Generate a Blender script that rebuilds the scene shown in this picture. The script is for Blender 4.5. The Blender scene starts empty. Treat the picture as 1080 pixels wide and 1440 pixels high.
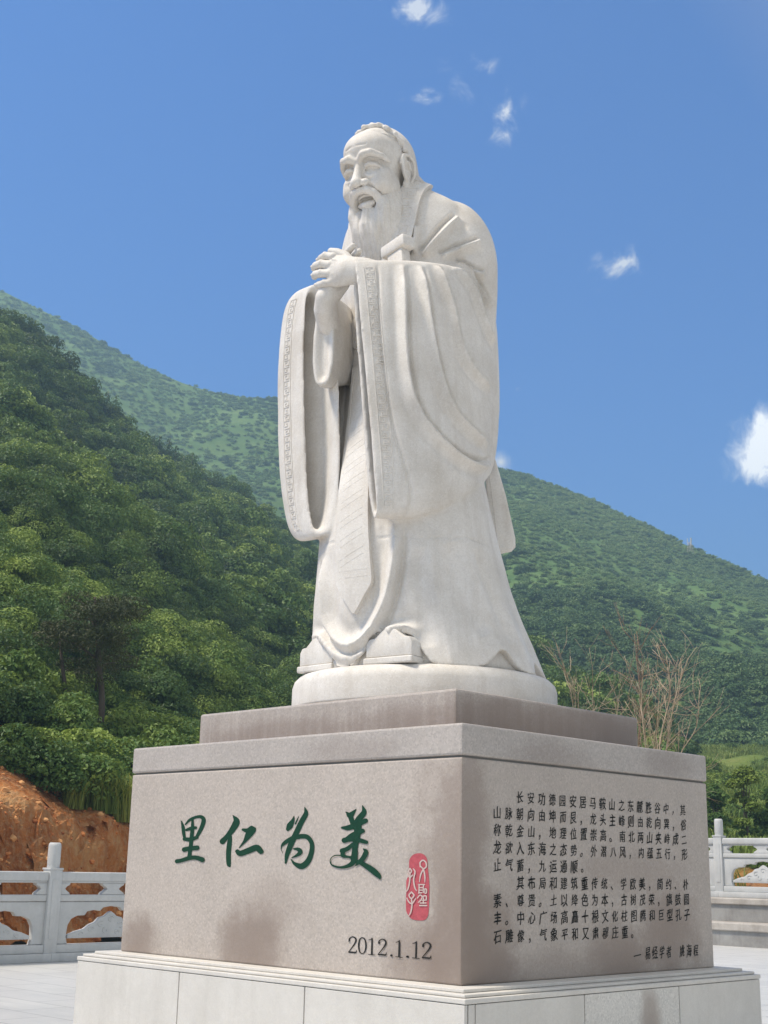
import bpy, bmesh, math, random
import numpy as np
from mathutils import Vector, Matrix
from mathutils.bvhtree import BVHTree

# ------------------------------------------------------------------ camera, sky, sun, exposure
scene = bpy.context.scene
COL = scene.collection
CAM = np.array([7.8993, -8.4096, 1.4450])
PITCH, YAW, ROLL, FPX = 0.2653, -0.7806, 0.0209, 1830.84
_F = np.array([math.sin(YAW)*math.cos(PITCH), math.cos(YAW)*math.cos(PITCH), math.sin(PITCH)])
_R = np.array([math.cos(YAW), -math.sin(YAW), 0.0]); _U = np.cross(_R, _F)
_R2 = _R*math.cos(ROLL)+_U*math.sin(ROLL); _U2 = -_R*math.sin(ROLL)+_U*math.cos(ROLL)
HF = np.array([math.sin(YAW), math.cos(YAW), 0.0]); HR = _R          # level forward / right of the photographer
cam = bpy.data.cameras.new('camera'); camo = bpy.data.objects.new('camera', cam); COL.objects.link(camo)
cam.sensor_fit = 'VERTICAL'; cam.sensor_height = 36; cam.lens = FPX/1440*36; cam.clip_start = 0.1; cam.clip_end = 6000
M = Matrix(((_R2[0], _U2[0], -_F[0], CAM[0]), (_R2[1], _U2[1], -_F[1], CAM[1]), (_R2[2], _U2[2], -_F[2], CAM[2]), (0, 0, 0, 1)))
camo.matrix_world = M
scene.camera = camo
def ray(u, v):
    d = _F+_R2*(u-540)/FPX+_U2*(720-v)/FPX
    return d
def far(u, v, dist):            # point seen at elevation of v at a level distance
    d = ray(u, v); return CAM+d*(dist/(d@HF))

SUN_AZ = np.array([-0.52, -0.85]); SUN_AZ = SUN_AZ/np.hypot(*SUN_AZ); SUN_EL = math.radians(60)
w = bpy.data.worlds.new('World'); scene.world = w; w.use_nodes = True
nt = w.node_tree; nt.nodes.clear()
N = nt.nodes.new; L = nt.links.new
out = N('ShaderNodeOutputWorld'); bg = N('ShaderNodeBackground'); L(bg.outputs[0], out.inputs[0])
sky = N('ShaderNodeTexSky'); sky.sky_type = 'NISHITA'; sky.sun_disc = False
sky.sun_elevation = SUN_EL; sky.sun_rotation = math.atan2(SUN_AZ[0], SUN_AZ[1])
sky.air_density = 1.0; sky.dust_density = 0.6; sky.ozone_density = 2.0; sky.altitude = 100
bg.inputs[1].default_value = 0.098
tc = N('ShaderNodeTexCoord')
mulc = N('ShaderNodeMix'); mulc.data_type = 'RGBA'; mulc.blend_type = 'MULTIPLY'; mulc.inputs[0].default_value = 1
L(sky.outputs[0], mulc.inputs[6]); mulc.inputs[7].default_value = (0.22, 0.625, 1.20, 1)
last = mulc.outputs[2]
cn = N('ShaderNodeTexNoise'); cn.inputs['Scale'].default_value = 36; cn.inputs['Detail'].default_value = 9; cn.inputs['Roughness'].default_value = 0.62; cn.inputs['Distortion'].default_value = 0.5
L(tc.outputs['Generated'], cn.inputs['Vector'])
def vdot(vec):
    n = N('ShaderNodeVectorMath'); n.operation = 'DOT_PRODUCT'; L(tc.outputs['Generated'], n.inputs[0]); n.inputs[1].default_value = tuple(vec); return n.outputs['Value']
def mth(op, a, b=None, c=None, clamp=False):
    n = N('ShaderNodeMath'); n.operation = op; n.use_clamp = clamp
    for i, x in enumerate((a, b, c)):
        if x is None: continue
        if isinstance(x, (int, float)): n.inputs[i].default_value = x
        else: L(x, n.inputs[i])
    return n.outputs[0]
# small clouds: seen direction, half sizes in pixels, tilt, density, noise weight
CLOUDS = [(592, 12, 42, 30, -25, 0.75, 1.5), (667, 82, 30, 17, -30, 0.62, 1.6), (640, 105, 45, 20, -50, 0.3, 1.6), (592, 137, 30, 14, 10, 0.62, 1.6),
          (712, 158, 26, 44, -12, 0.82, 1.5), (876, 370, 44, 30, 10, 0.82, 1.5), (728, 546, 12, 8, 0, 0.4, 1.2), (704, 650, 34, 24, 0, 1.2, 0.5),
          (1085, 630, 78, 78, 20, 2.2, 0.45), (520, -4, 40, 16, 0, 0.4, 1.5)]
for (u, v, a, b, tl, dens, nw) in CLOUDS:
    c = ray(u, v); c = c/np.linalg.norm(c); e1 = _R2*math.cos(math.radians(tl))+_U2*math.sin(math.radians(tl)); e1 = e1-c*(e1@c); e1 /= np.linalg.norm(e1); e2 = np.cross(c, e1)
    x = mth('MULTIPLY', vdot(e1), FPX/a); y = mth('MULTIPLY', vdot(e2), FPX/b); z = mth('GREATER_THAN', vdot(c), 0.2)
    r2 = mth('ADD', mth('MULTIPLY', x, x), mth('MULTIPLY', y, y))
    r = mth('SQRT', r2)
    f = mth('SUBTRACT', 0.82, r)
    f = mth('ADD', f, mth('MULTIPLY', mth('SUBTRACT', cn.outputs[0], 0.5), nw*3.2))
    f = mth('MULTIPLY', f, 0.95 if dens < 2 else 1.5, clamp=True)
    edge = mth('SUBTRACT', 1.7, r, clamp=True)
    f = mth('MULTIPLY', mth('MULTIPLY', mth('MULTIPLY', f, f), edge), dens, clamp=True)
    f = mth('MULTIPLY', f, z, clamp=True)
    mx = N('ShaderNodeMix'); mx.data_type = 'RGBA'; L(f, mx.inputs[0]); L(last, mx.inputs[6]); mx.inputs[7].default_value = (6.6, 6.7, 6.9, 1) if dens < 2 else (10.5, 10.5, 10.6, 1); last = mx.outputs[2]
# unseen cloud bank added behind the photographer, a warm fill against blue skylight
bk = mth('MULTIPLY', mth('ADD', vdot(-HF*0.66+np.array([0, 0, 0.30])+HR*0.62), 0.22), 1.7, clamp=True)
cb = N('ShaderNodeTexNoise'); cb.inputs['Scale'].default_value = 3.0; cb.inputs['Detail'].default_value = 6; L(tc.outputs['Generated'], cb.inputs['Vector'])
bk = mth('MULTIPLY', bk, mth('ADD', mth('MULTIPLY', cb.outputs[0], 0.9), 0.35), clamp=True)
up = mth('MULTIPLY', vdot((0, 0, 1)), 8.0, clamp=True); bk = mth('MULTIPLY', bk, up)
mx = N('ShaderNodeMix'); mx.data_type = 'RGBA'; L(bk, mx.inputs[0]); L(last, mx.inputs[6]); mx.inputs[7].default_value = (6.6, 5.9, 5.1, 1); last = mx.outputs[2]
L(last, bg.inputs[0])

sun = bpy.data.lights.new('sun', 'SUN'); sun.energy = 3.5; sun.angle = math.radians(11); sun.color = (1.0, 0.89, 0.74)
suno = bpy.data.objects.new('sun', sun); COL.objects.link(suno)
sd = Vector((SUN_AZ[0]*math.cos(SUN_EL), SUN_AZ[1]*math.cos(SUN_EL), math.sin(SUN_EL)))
suno.rotation_euler = sd.to_track_quat('Z', 'Y').to_euler(); suno.location = (-20, -20, 40)
scene.view_settings.view_transform = 'Standard'; scene.view_settings.look = 'None'
scene.view_settings.exposure = 0.64; scene.view_settings.gamma = 1.0; scene.view_settings.use_curve_mapping = False
scene.cycles.use_denoising = True
scene.cycles.max_bounces = 6; scene.cycles.diffuse_bounces = 3; scene.cycles.glossy_bounces = 2; scene.cycles.transmission_bounces = 3; scene.cycles.volume_bounces = 0; scene.cycles.transparent_max_bounces = 6

# ------------------------------------------------------------------ helpers
rng = np.random.default_rng(7)
def lk(o, parent=None):
    COL.objects.link(o)
    if parent is not None: o.parent = parent
    return o
def np_mesh(name, V, F, mat=None, smooth=True):
    V = np.asarray(V, np.float32); F = np.asarray(F, np.int32); k = F.shape[1]
    me = bpy.data.meshes.new(name); me.vertices.add(len(V)); me.vertices.foreach_set('co', V.ravel())
    me.loops.add(F.size); me.loops.foreach_set('vertex_index', F.ravel())
    me.polygons.add(len(F)); me.polygons.foreach_set('loop_start', np.arange(0, F.size, k, dtype=np.int32))
    me.polygons.foreach_set('use_smooth', np.full(len(F), smooth))
    me.update(calc_edges=True)
    if mat: me.materials.append(mat)
    return me
def obj(name, me, parent=None, mat=None):
    if mat is not None and not me.materials: me.materials.append(mat)
    return lk(bpy.data.objects.new(name, me), parent)
def tag(o, label, cat, group=None, kind=None):
    if label: o['label'] = label
    if cat: o['category'] = cat
    if group: o['group'] = group
    if kind: o['kind'] = kind
    return o
def thing(name, label, cat, loc=(0, 0, 0), rz=0, group=None):
    o = bpy.data.objects.new(name, None); COL.objects.link(o); o.location = loc; o.rotation_euler = (0, 0, rz); o.empty_display_size = 0.2
    return tag(o, label, cat, group)
class MB:
    """collects shapes, then makes one mesh object"""
    def __init__(s): s.bm = bmesh.new()
    def box(s, x0, x1, y0, y1, z0, z1, bev=0.0, seg=2, M=None):
        bm = bmesh.new()
        bmesh.ops.create_cube(bm, size=1)
        for v in bm.verts: v.co = Vector((x0+(v.co.x+.5)*(x1-x0), y0+(v.co.y+.5)*(y1-y0), z0+(v.co.z+.5)*(z1-z0)))
        if bev > 0: bmesh.ops.bevel(bm, geom=list(bm.edges), offset=bev, segments=seg, affect='EDGES', profile=0.5)
        s._add(bm, M)
        return s
    def _add(s, bm, M=None):
        if M is not None: bm.transform(M)
        me = bpy.data.meshes.new('t'); bm.to_mesh(me); bm.free(); s.bm.from_mesh(me); bpy.data.meshes.remove(me)
    def prism(s, pts, d0, d1, axis='y', bev=0.0, M=None, seg=2):
        """outline pts (a,b) extruded along an axis; axis y: (x,z) outline, x: (y,z), z: (x,y)"""
        bm = bmesh.new()
        def P(a, b, d): return {'y': (a, d, b), 'x': (d, a, b), 'z': (a, b, d)}[axis]
        lo = [bm.verts.new(P(a, b, d0)) for a, b in pts]; hi = [bm.verts.new(P(a, b, d1)) for a, b in pts]
        n = len(pts)
        f0 = bm.faces.new(lo); f1 = bm.faces.new(hi[::-1])
        for i in range(n): bm.faces.new((lo[i], hi[i], hi[(i+1) % n], lo[(i+1) % n]))
        bmesh.ops.recalc_face_normals(bm, faces=bm.faces)
        if bev > 0:
            ed = [e for e in bm.edges if (e.verts[0] in lo) == (e.verts[1] in lo) and len(e.link_faces) == 2]
            bmesh.ops.bevel(bm, geom=ed, offset=bev, segments=seg, affect='EDGES', profile=0.5)
        bmesh.ops.triangulate(bm, faces=[f for f in bm.faces if len(f.verts) > 4])
        s._add(bm, M); return s
    def tube(s, pts, rad, n=8, cap=True, M=None):
        pts = [Vector(p) for p in pts]; m = len(pts)
        if not hasattr(rad, '__len__'): rad = [rad]*m
        bm = bmesh.new(); rings = []
        prev = None
        for i, p in enumerate(pts):
            t = (pts[min(i+1, m-1)]-pts[max(i-1, 0)]).normalized()
            if prev is None:
                prev = t.orthogonal().normalized()
            a = (prev-t*prev.dot(t)).normalized(); prev = a; b = t.cross(a)
            rings.append([bm.verts.new(p+(a*math.cos(k*2*math.pi/n)+b*math.sin(k*2*math.pi/n))*rad[i]) for k in range(n)])
        for i in range(m-1):
            for k in range(n): bm.faces.new((rings[i][k], rings[i][(k+1) % n], rings[i+1][(k+1) % n], rings[i+1][k]))
        if cap:
            bm.faces.new(rings[0][::-1]); bm.faces.new(rings[-1])
        for f in bm.faces: f.smooth = True
        s._add(bm, M); return s
    def lathe(s, prof, n=48, sx=1, sy=1, M=None, smooth=True):
        bm = bmesh.new(); rings = []
        for r, z in prof:
            rings.append([bm.verts.new((r*sx*math.cos(k*2*math.pi/n), r*sy*math.sin(k*2*math.pi/n), z)) for k in range(n)])
        for i in range(len(prof)-1):
            for k in range(n): bm.faces.new((rings[i][k], rings[i][(k+1) % n], rings[i+1][(k+1) % n], rings[i+1][k]))
        bm.faces.new(rings[0][::-1]); bm.faces.new(rings[-1])
        for f in bm.faces: f.smooth = smooth and len(f.verts) == 4
        s._add(bm, M); return s
    def build(s, name, mat, parent=None, smooth_angle=None):
        me = bpy.data.meshes.new(name); s.bm.to_mesh(me); s.bm.free()
        me.materials.append(mat)
        if smooth_angle is not None:
            for p in me.polygons: p.use_smooth = True
            try: me.set_sharp_from_angle(angle=math.radians(smooth_angle))
            except Exception: pass
        return lk(bpy.data.objects.new(name, me), parent)

# value noise in numpy
_perm = np.random.default_rng(3).random((64, 64, 64))
def vnoise(P):
    P = np.asarray(P, float); i = np.floor(P).astype(int); f = P-i; f = f*f*(3-2*f)
    r = 0
    for dx in (0, 1):
        for dy in (0, 1):
            for dz in (0, 1):
                wgt = (f[..., 0] if dx else 1-f[..., 0])*(f[..., 1] if dy else 1-f[..., 1])*(f[..., 2] if dz else 1-f[..., 2])
                r = r+wgt*_perm[(i[..., 0]+dx) % 64, (i[..., 1]+dy) % 64, (i[..., 2]+dz) % 64]
    return r*2-1
def fbm(P, o=4):
    P = np.asarray(P, float); r = 0; a = 1.0
    for k in range(o): r = r+a*vnoise(P*(2.03**k)+17.3*k); a *= 0.5
    return r
def smooth01(x): x = np.clip(x, 0, 1); return x*x*(3-2*x)

# ------------------------------------------------------------------ materials
def mat_new(name):
    m = bpy.data.materials.new(name); m.use_nodes = True; t = m.node_tree; b = t.nodes['Principled BSDF']; return m, t, b
def nd(t, typ, **kw):
    n = t.nodes.new(typ)
    for k, v in kw.items(): setattr(n, k, v)
    return n
def noise(t, vec, scale, detail=4, rough=0.55, dist=0):
    n = nd(t, 'ShaderNodeTexNoise'); n.inputs['Scale'].default_value = scale; n.inputs['Detail'].default_value = detail; n.inputs['Roughness'].default_value = rough; n.inputs['Distortion'].default_value = dist
    if vec is not None: t.links.new(vec, n.inputs['Vector'])
    return n.outputs[0]
def ramp(t, fac, stops):
    n = nd(t, 'ShaderNodeValToRGB'); e = n.color_ramp.elements
    while len(e) < len(stops): e.new(0.5)
    for i, (p, c) in enumerate(stops): e[i].position = p; e[i].color = (*c, 1) if len(c) == 3 else c
    t.links.new(fac, n.inputs[0]); return n.outputs[0]
def mixc(t, fac, a, b, mode='MIX'):
    n = nd(t, 'ShaderNodeMix', data_type='RGBA', blend_type=mode)
    for s, x in ((n.inputs[0], fac), (n.inputs[6], a), (n.inputs[7], b)):
        if isinstance(x, (int, float)): s.default_value = x
        elif isinstance(x, tuple): s.default_value = (*x, 1) if len(x) == 3 else x
        else: t.links.new(x, s)
    return n.outputs[2]
def mt(t, op, a, b=None, c=None, clamp=False):
    n = nd(t, 'ShaderNodeMath', operation=op, use_clamp=clamp)
    for i, x in enumerate((a, b, c)):
        if x is None: continue
        if isinstance(x, (int, float)): n.inputs[i].default_value = x
        else: t.links.new(x, n.inputs[i])
    return n.outputs[0]
def bump(t, b, h, strength=0.3, dist=0.01):
    n = nd(t, 'ShaderNodeBump'); n.inputs['Strength'].default_value = strength; n.inputs['Distance'].default_value = dist
    t.links.new(h, n.inputs['Height']); t.links.new(n.outputs[0], b.inputs['Normal'])
def objco(t): return nd(t, 'ShaderNodeTexCoord').outputs['Object']
def worldco(t): return nd(t, 'ShaderNodeNewGeometry').outputs['Position']
def sepxyz(t, v):
    n = nd(t, 'ShaderNodeSeparateXYZ'); t.links.new(v, n.inputs[0]); return n.outputs
def mapping(t, v, scale=(1, 1, 1), loc=(0, 0, 0)):
    n = nd(t, 'ShaderNodeMapping'); n.inputs['Scale'].default_value = scale; n.inputs['Location'].default_value = loc; t.links.new(v, n.inputs[0]); return n.outputs[0]

def stone_mat(name, base, dark, rough=0.6, speck=0.0, streak=0.25, grime=0.35, bumpd=0.004):
    m, t, b = mat_new(name); p = worldco(t)
    n1 = noise(t, p, 2.2, 6, 0.6); n2 = noise(t, p, 26, 4, 0.7); n3 = noise(t, mapping(t, p, (5, 5, 0.5)), 1.6, 5, 0.6)
    c = mixc(t, mt(t, 'MULTIPLY', ramp(t, n1, [(0.38, (0, 0, 0)), (0.68, (1, 1, 1))]), grime), base, dark)
    c = mixc(t, mt(t, 'MULTIPLY', ramp(t, n3, [(0.5, (0, 0, 0)), (0.75, (1, 1, 1))]), streak), c, dark)
    c = mixc(t, mt(t, 'MULTIPLY', ramp(t, n2, [(0.35, (1, 1, 1)), (0.6, (0, 0, 0))]), 0.16), c, dark)
    if speck:
        v = nd(t, 'ShaderNodeTexVoronoi'); v.inputs['Scale'].default_value = 95; t.links.new(p, v.inputs['Vector'])
        hs = sepxyz(t, v.outputs['Color'])[0]
        c = mixc(t, mt(t, 'MULTIPLY', ramp(t, hs, [(0.75, (0, 0, 0)), (0.9, (1, 1, 1))]), speck), c, tuple(min(1, x*1.45) for x in base))
        c = mixc(t, mt(t, 'MULTIPLY', ramp(t, hs, [(0.1, (1, 1, 1)), (0.28, (0, 0, 0))]), speck), c, tuple(x*0.5 for x in base))
    t.links.new(c, b.inputs['Base Color']); b.inputs['Roughness'].default_value = rough; b.inputs['Specular IOR Level'].default_value = 0.3
    bump(t, b, noise(t, p, 70, 3, 0.7), 0.35, bumpd)
    return m
M_STATUE = stone_mat('white carved granite', (0.78, 0.75, 0.70), (0.53, 0.485, 0.42), 0.62, 0.12, 0.5, 0.6)
M_MARBLE = stone_mat('pale plinth marble', (0.68, 0.655, 0.605), (0.48, 0.455, 0.41), 0.55, 0.05, 0.3, 0.35)
M_RAIL = stone_mat('grey white railing marble', (0.58, 0.59, 0.585), (0.37, 0.385, 0.385), 0.5, 0.0, 0.3, 0.45)
M_JOINT = stone_mat('mortar joint', (0.22, 0.215, 0.20), (0.12, 0.12, 0.11), 0.9)

def granite_mat(name, base, stains=(), top_streak=None):
    """speckled pinkish granite; stains = damp patches (x, y, z, rx, ry, rz, depth) that stay where the water ran"""
    m, t, b = mat_new(name); p = objco(t)
    v = nd(t, 'ShaderNodeTexVoronoi'); v.inputs['Scale'].default_value = 75; t.links.new(p, v.inputs['Vector'])
    hs = sepxyz(t, v.outputs['Color'])[0]
    n1 = noise(t, p, 1.7, 6, 0.6); n2 = noise(t, p, 120, 2, 0.6)
    dk = tuple(x*0.72 for x in base); lt = tuple(min(1, x*1.35) for x in base)
    c = mixc(t, mt(t, 'MULTIPLY', ramp(t, n1, [(0.35, (0, 0, 0)), (0.7, (1, 1, 1))]), 0.35), base, dk)
    c = mixc(t, mt(t, 'MULTIPLY', ramp(t, hs, [(0.72, (0, 0, 0)), (0.86, (1, 1, 1))]), 0.28), c, lt)
    c = mixc(t, mt(t, 'MULTIPLY', ramp(t, hs, [(0.12, (1, 1, 1)), (0.3, (0, 0, 0))]), 0.26), c, tuple(x*0.55 for x in base))
    c = mixc(t, mt(t, 'MULTIPLY', ramp(t, n2, [(0.55, (0, 0, 0)), (0.75, (1, 1, 1))]), 0.3), c, dk)
    s = sepxyz(t, p); wob = noise(t, p, 3.2, 5, 0.65)
    st = tuple(x*k for x, k in zip(base, (0.52, 0.46, 0.43)))
    for (x, y, z, rx, ry, rz, dep) in stains:
        q = None
        for a, c0, r0 in ((s[0], x, rx), (s[1], y, ry), (s[2], z, rz)):
            d = mt(t, 'DIVIDE', mt(t, 'SUBTRACT', a, c0), r0); d = mt(t, 'MULTIPLY', d, d)
            q = d if q is None else mt(t, 'ADD', q, d)
        f = mt(t, 'SUBTRACT', 1.0, mt(t, 'SQRT', q))
        f = mt(t, 'ADD', f, mt(t, 'MULTIPLY', mt(t, 'SUBTRACT', wob, 0.5), 1.1))
        f = mt(t, 'MULTIPLY', ramp(t, f, [(0.0, (0, 0, 0)), (0.45, (0.85, 0.85, 0.85)), (0.8, (1, 1, 1))]), dep)
        c = mixc(t, f, c, st)
    if top_streak:
        z0, z1, dep = top_streak
        sk = noise(t, mapping(t, p, (9, 9, 0.6)), 1.5, 4, 0.6)
        f = mt(t, 'DIVIDE', mt(t, 'SUBTRACT', s[2], z0), z1-z0, clamp=True)
        f = mt(t, 'MULTIPLY', mt(t, 'MULTIPLY', f, ramp(t, sk, [(0.34, (0, 0, 0)), (0.6, (1, 1, 1))])), dep)
        c = mixc(t, f, c, st)
    t.links.new(c, b.inputs['Base Color']); b.inputs['Roughness'].default_value = 0.5; b.inputs['Specular IOR Level'].default_value = 0.35
    bump(t, b, n2, 0.25, 0.003)
    return m
def paint_mat(name, col, rough=0.5):
    m, t, b = mat_new(name); p = objco(t); n = noise(t, p, 30, 4, 0.6)
    c = mixc(t, ramp(t, n, [(0.35, (0, 0, 0)), (0.7, (0.6, 0.6, 0.6))]), col, tuple(x*0.6 for x in col))
    t.links.new(c, b.inputs['Base Color']); b.inputs['Roughness'].default_value = rough; b.inputs['Specular IOR Level'].default_value = 0.15
    return m
# ------------------------------------------------------------------ plaza floor, steps
def floor_mat():
    m, t, b = mat_new('plaza paving'); p = worldco(t)
    br = nd(t, 'ShaderNodeTexBrick'); br.inputs['Scale'].default_value = 1.0; br.inputs['Brick Width'].default_value = 1.2; br.inputs['Row Height'].default_value = 0.6
    br.inputs['Mortar Size'].default_value = 0.008; br.inputs['Color1'].default_value = (0.62, 0.62, 0.60, 1); br.inputs['Color2'].default_value = (0.56, 0.56, 0.55, 1); br.inputs['Mortar'].default_value = (0.25, 0.26, 0.26, 1)
    t.links.new(p, br.inputs['Vector'])
    n = noise(t, p, 1.1, 6, 0.65); n2 = noise(t, mapping(t, p, (0.6, 2.2, 1)), 1.3, 5, 0.6, 1.5)
    c = mixc(t, mt(t, 'MULTIPLY', ramp(t, n, [(0.4, (0, 0, 0)), (0.75, (1, 1, 1))]), 0.35), br.outputs['Color'], (0.36, 0.37, 0.365))
    c = mixc(t, mt(t, 'MULTIPLY', ramp(t, n2, [(0.52, (0, 0, 0)), (0.7, (1, 1, 1))]), 0.3), c, (0.40, 0.42, 0.43))
    t.links.new(c, b.inputs['Base Color']); b.inputs['Roughness'].default_value = 0.38
    bump(t, b, n, 0.1, 0.01)
    return m
M_FLOOR = floor_mat()
XL, YB = -9.6, 18.2           # left railing line, back railing line
def sheet(name, x0, x1, y0, y1, z, mat):
    me = np_mesh(name, [(x0, y0, z), (x1, y0, z), (x1, y1, z), (x0, y1, z)], [(0, 1, 2, 3)], mat, False)
    return obj(name, me)
fl = MB().box(XL-0.25, 34, -40, 16.6, -0.6, 0.0).build('plaza_floor', M_FLOOR); tag(fl, 'pale polished stone paving of the plaza', 'paving', kind='structure')
M_STEP = stone_mat('weathered step stone', (0.50, 0.47, 0.43), (0.24, 0.21, 0.18), 0.7, 0.0, 0.5, 0.7)
M_STEPD = stone_mat('grey riser stone', (0.36, 0.36, 0.35), (0.20, 0.19, 0.18), 0.8, 0.0, 0.6, 0.8)
st = thing('terrace_steps', 'two broad weathered stone steps carrying the far white balustrade', 'steps', (0, 0, 0))
MB().box(XL-0.25, 34, 16.6, 24, -0.6, 0.30).build('riser', M_STEPD, st); MB().box(XL-0.25, 34, 16.55, 24, 0.303, 0.46, 0.02).build('tread', M_STEP, st)
MB().box(XL-0.25, 34, 17.35, 24, 0.463, 0.80).build('riser', M_STEPD, st); MB().box(XL-0.25, 34, 17.3, 24, 0.803, 0.93, 0.02).build('tread', M_STEP, st)

# ------------------------------------------------------------------ pedestal
PED_STAINS = [(-1.6, -1.63, 0.75, 0.33, 0.6, 0.33, 0.8), (-0.16, -1.63, 0.80, 0.48, 0.6, 0.40, 0.85), (0.05, -1.63, 1.1, 0.5, 0.6, 0.3, 0.3), (1.62, -1.63, 0.83, 0.40, 0.5, 0.42, 0.65), (1.9, -1.63, 0.9, 0.3, 0.5, 0.8, 0.4),
              (1.98, -1.45, 0.85, 0.5, 0.55, 0.6, 0.85), (1.98, 0.2, 0.83, 0.5, 0.5, 0.3, 0.7), (1.98, 0.85, 1.0, 0.5, 0.5, 0.42, 0.8), (1.98, -0.5, 0.72, 0.5, 1.8, 0.22, 0.4), (1.98, 0.3, 1.45, 0.5, 0.9, 0.2, 0.35), (1.98, -1.6, 1.6, 0.5, 0.3, 0.9, 0.7), (1.98, 0, 1.5, 0.5, 2.2, 1.3, 0.15)]
GB = (0.49, 0.435, 0.385)
M_GR = granite_mat('speckled pink granite', GB, PED_STAINS)
M_GRCAP = granite_mat('speckled grey granite cap', (0.45, 0.41, 0.375), [(1.98, -0.6, 2.2, 0.4, 0.6, 0.2, 0.4), (1.98, 0.9, 2.3, 0.4, 0.5, 0.15, 0.4), (0.9, -1.63, 2.25, 0.6, 0.5, 0.14, 0.3)])
M_GRTOP = granite_mat('stained granite step', (0.455, 0.41, 0.37), [(0.9, -1.14, 2.5, 0.9, 0.4, 0.16, 0.55), (-0.6, -1.14, 2.5, 0.9, 0.4, 0.14, 0.5), (1.48, 0.0, 2.52, 0.3, 2.0, 0.26, 0.75), (1.48, 0.9, 2.6, 0.3, 0.5, 0.3, 0.5)], (2.80, 2.36, 0.8))
ped = thing('stone_pedestal', 'big square pink granite pedestal with green characters, a red seal and pale marble base', 'pedestal', (0, 0, 0))
PX0, PX1, PY0, PY1 = -1.865, 1.98, -1.63, 1.508
MB().box(PX0, PX1, PY0, PY1, 0.70, 2.172, 0.012).build('main_block', M_GR, ped)
MB().box(PX0+0.02, PX1-0.02, PY0+0.02, PY1-0.02, 2.165, 2.19).build('shadow_joint', M_JOINT, ped)
MB().box(PX0-0.006, PX1+0.006, PY0-0.006, PY1+0.006, 2.186, 2.4026, 0.016).build('cap_slab', M_GRCAP, ped)
MB().box(-1.593, 1.483, -1.133, 1.258, 2.404, 2.7316, 0.02).build('upper_step', M_GRTOP, ped)
# marble base: core, slabs with open joints, moulded top
M_WET = granite_mat('damp marble slab', (0.67, 0.645, 0.595), [(2.27, 0.15, 0.35, 0.3, 0.17, 0.34, 0.9)])
BX0, BX1, BY0, BY1 = -2.093, 2.25, -1.90, 1.755
MB().box(BX0+0.03, BX1-0.03, BY0+0.03, BY1-0.03, 0.0, 0.60).build('base_core', M_JOINT, ped)
def slabs(cuts, side):
    for a, b in zip(cuts[:-1], cuts[1:]):
        a += 0.005; b -= 0.005
        mm = M_WET if (side == 'right' and a < 0.15 < b) else M_MARBLE
        if side == 'front': MB().box(a, b, BY0, BY0+0.029, 0.0, 0.618, 0.004).build('base_slab', mm, ped)
        if side == 'right': MB().box(BX1-0.029, BX1, a, b, 0.0, 0.618, 0.004).build('base_slab', mm, ped)
        if side == 'back': MB().box(a, b, BY1-0.029, BY1, 0.0, 0.618, 0.004).build('base_slab', mm, ped)
        if side == 'left': MB().box(BX0, BX0+0.029, a, b, 0.0, 0.618, 0.004).build('base_slab', mm, ped)
slabs([BX0, -0.67, 0.77, BX1], 'front'); slabs([BX0, -0.6, 0.8, BX1], 'back')
slabs([BY0+0.032, -1.80, -0.65, 0.54, BY1-0.032], 'right'); slabs([BY0+0.032, -0.7, 0.55, BY1-0.032], 'left')
MB().box(BX0-0.004, BX1+0.004, BY0-0.004, BY1+0.004, 0.622, 0.654, 0.006).box(BX0+0.03, BX1-0.03, BY0+0.03, BY1-0.03, 0.656, 0.676, 0.006).box(BX0+0.10, BX1-0.10, BY0+0.10, BY1-0.10, 0.678, 0.699, 0.004).build('base_moulding', M_MARBLE, ped)

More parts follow.
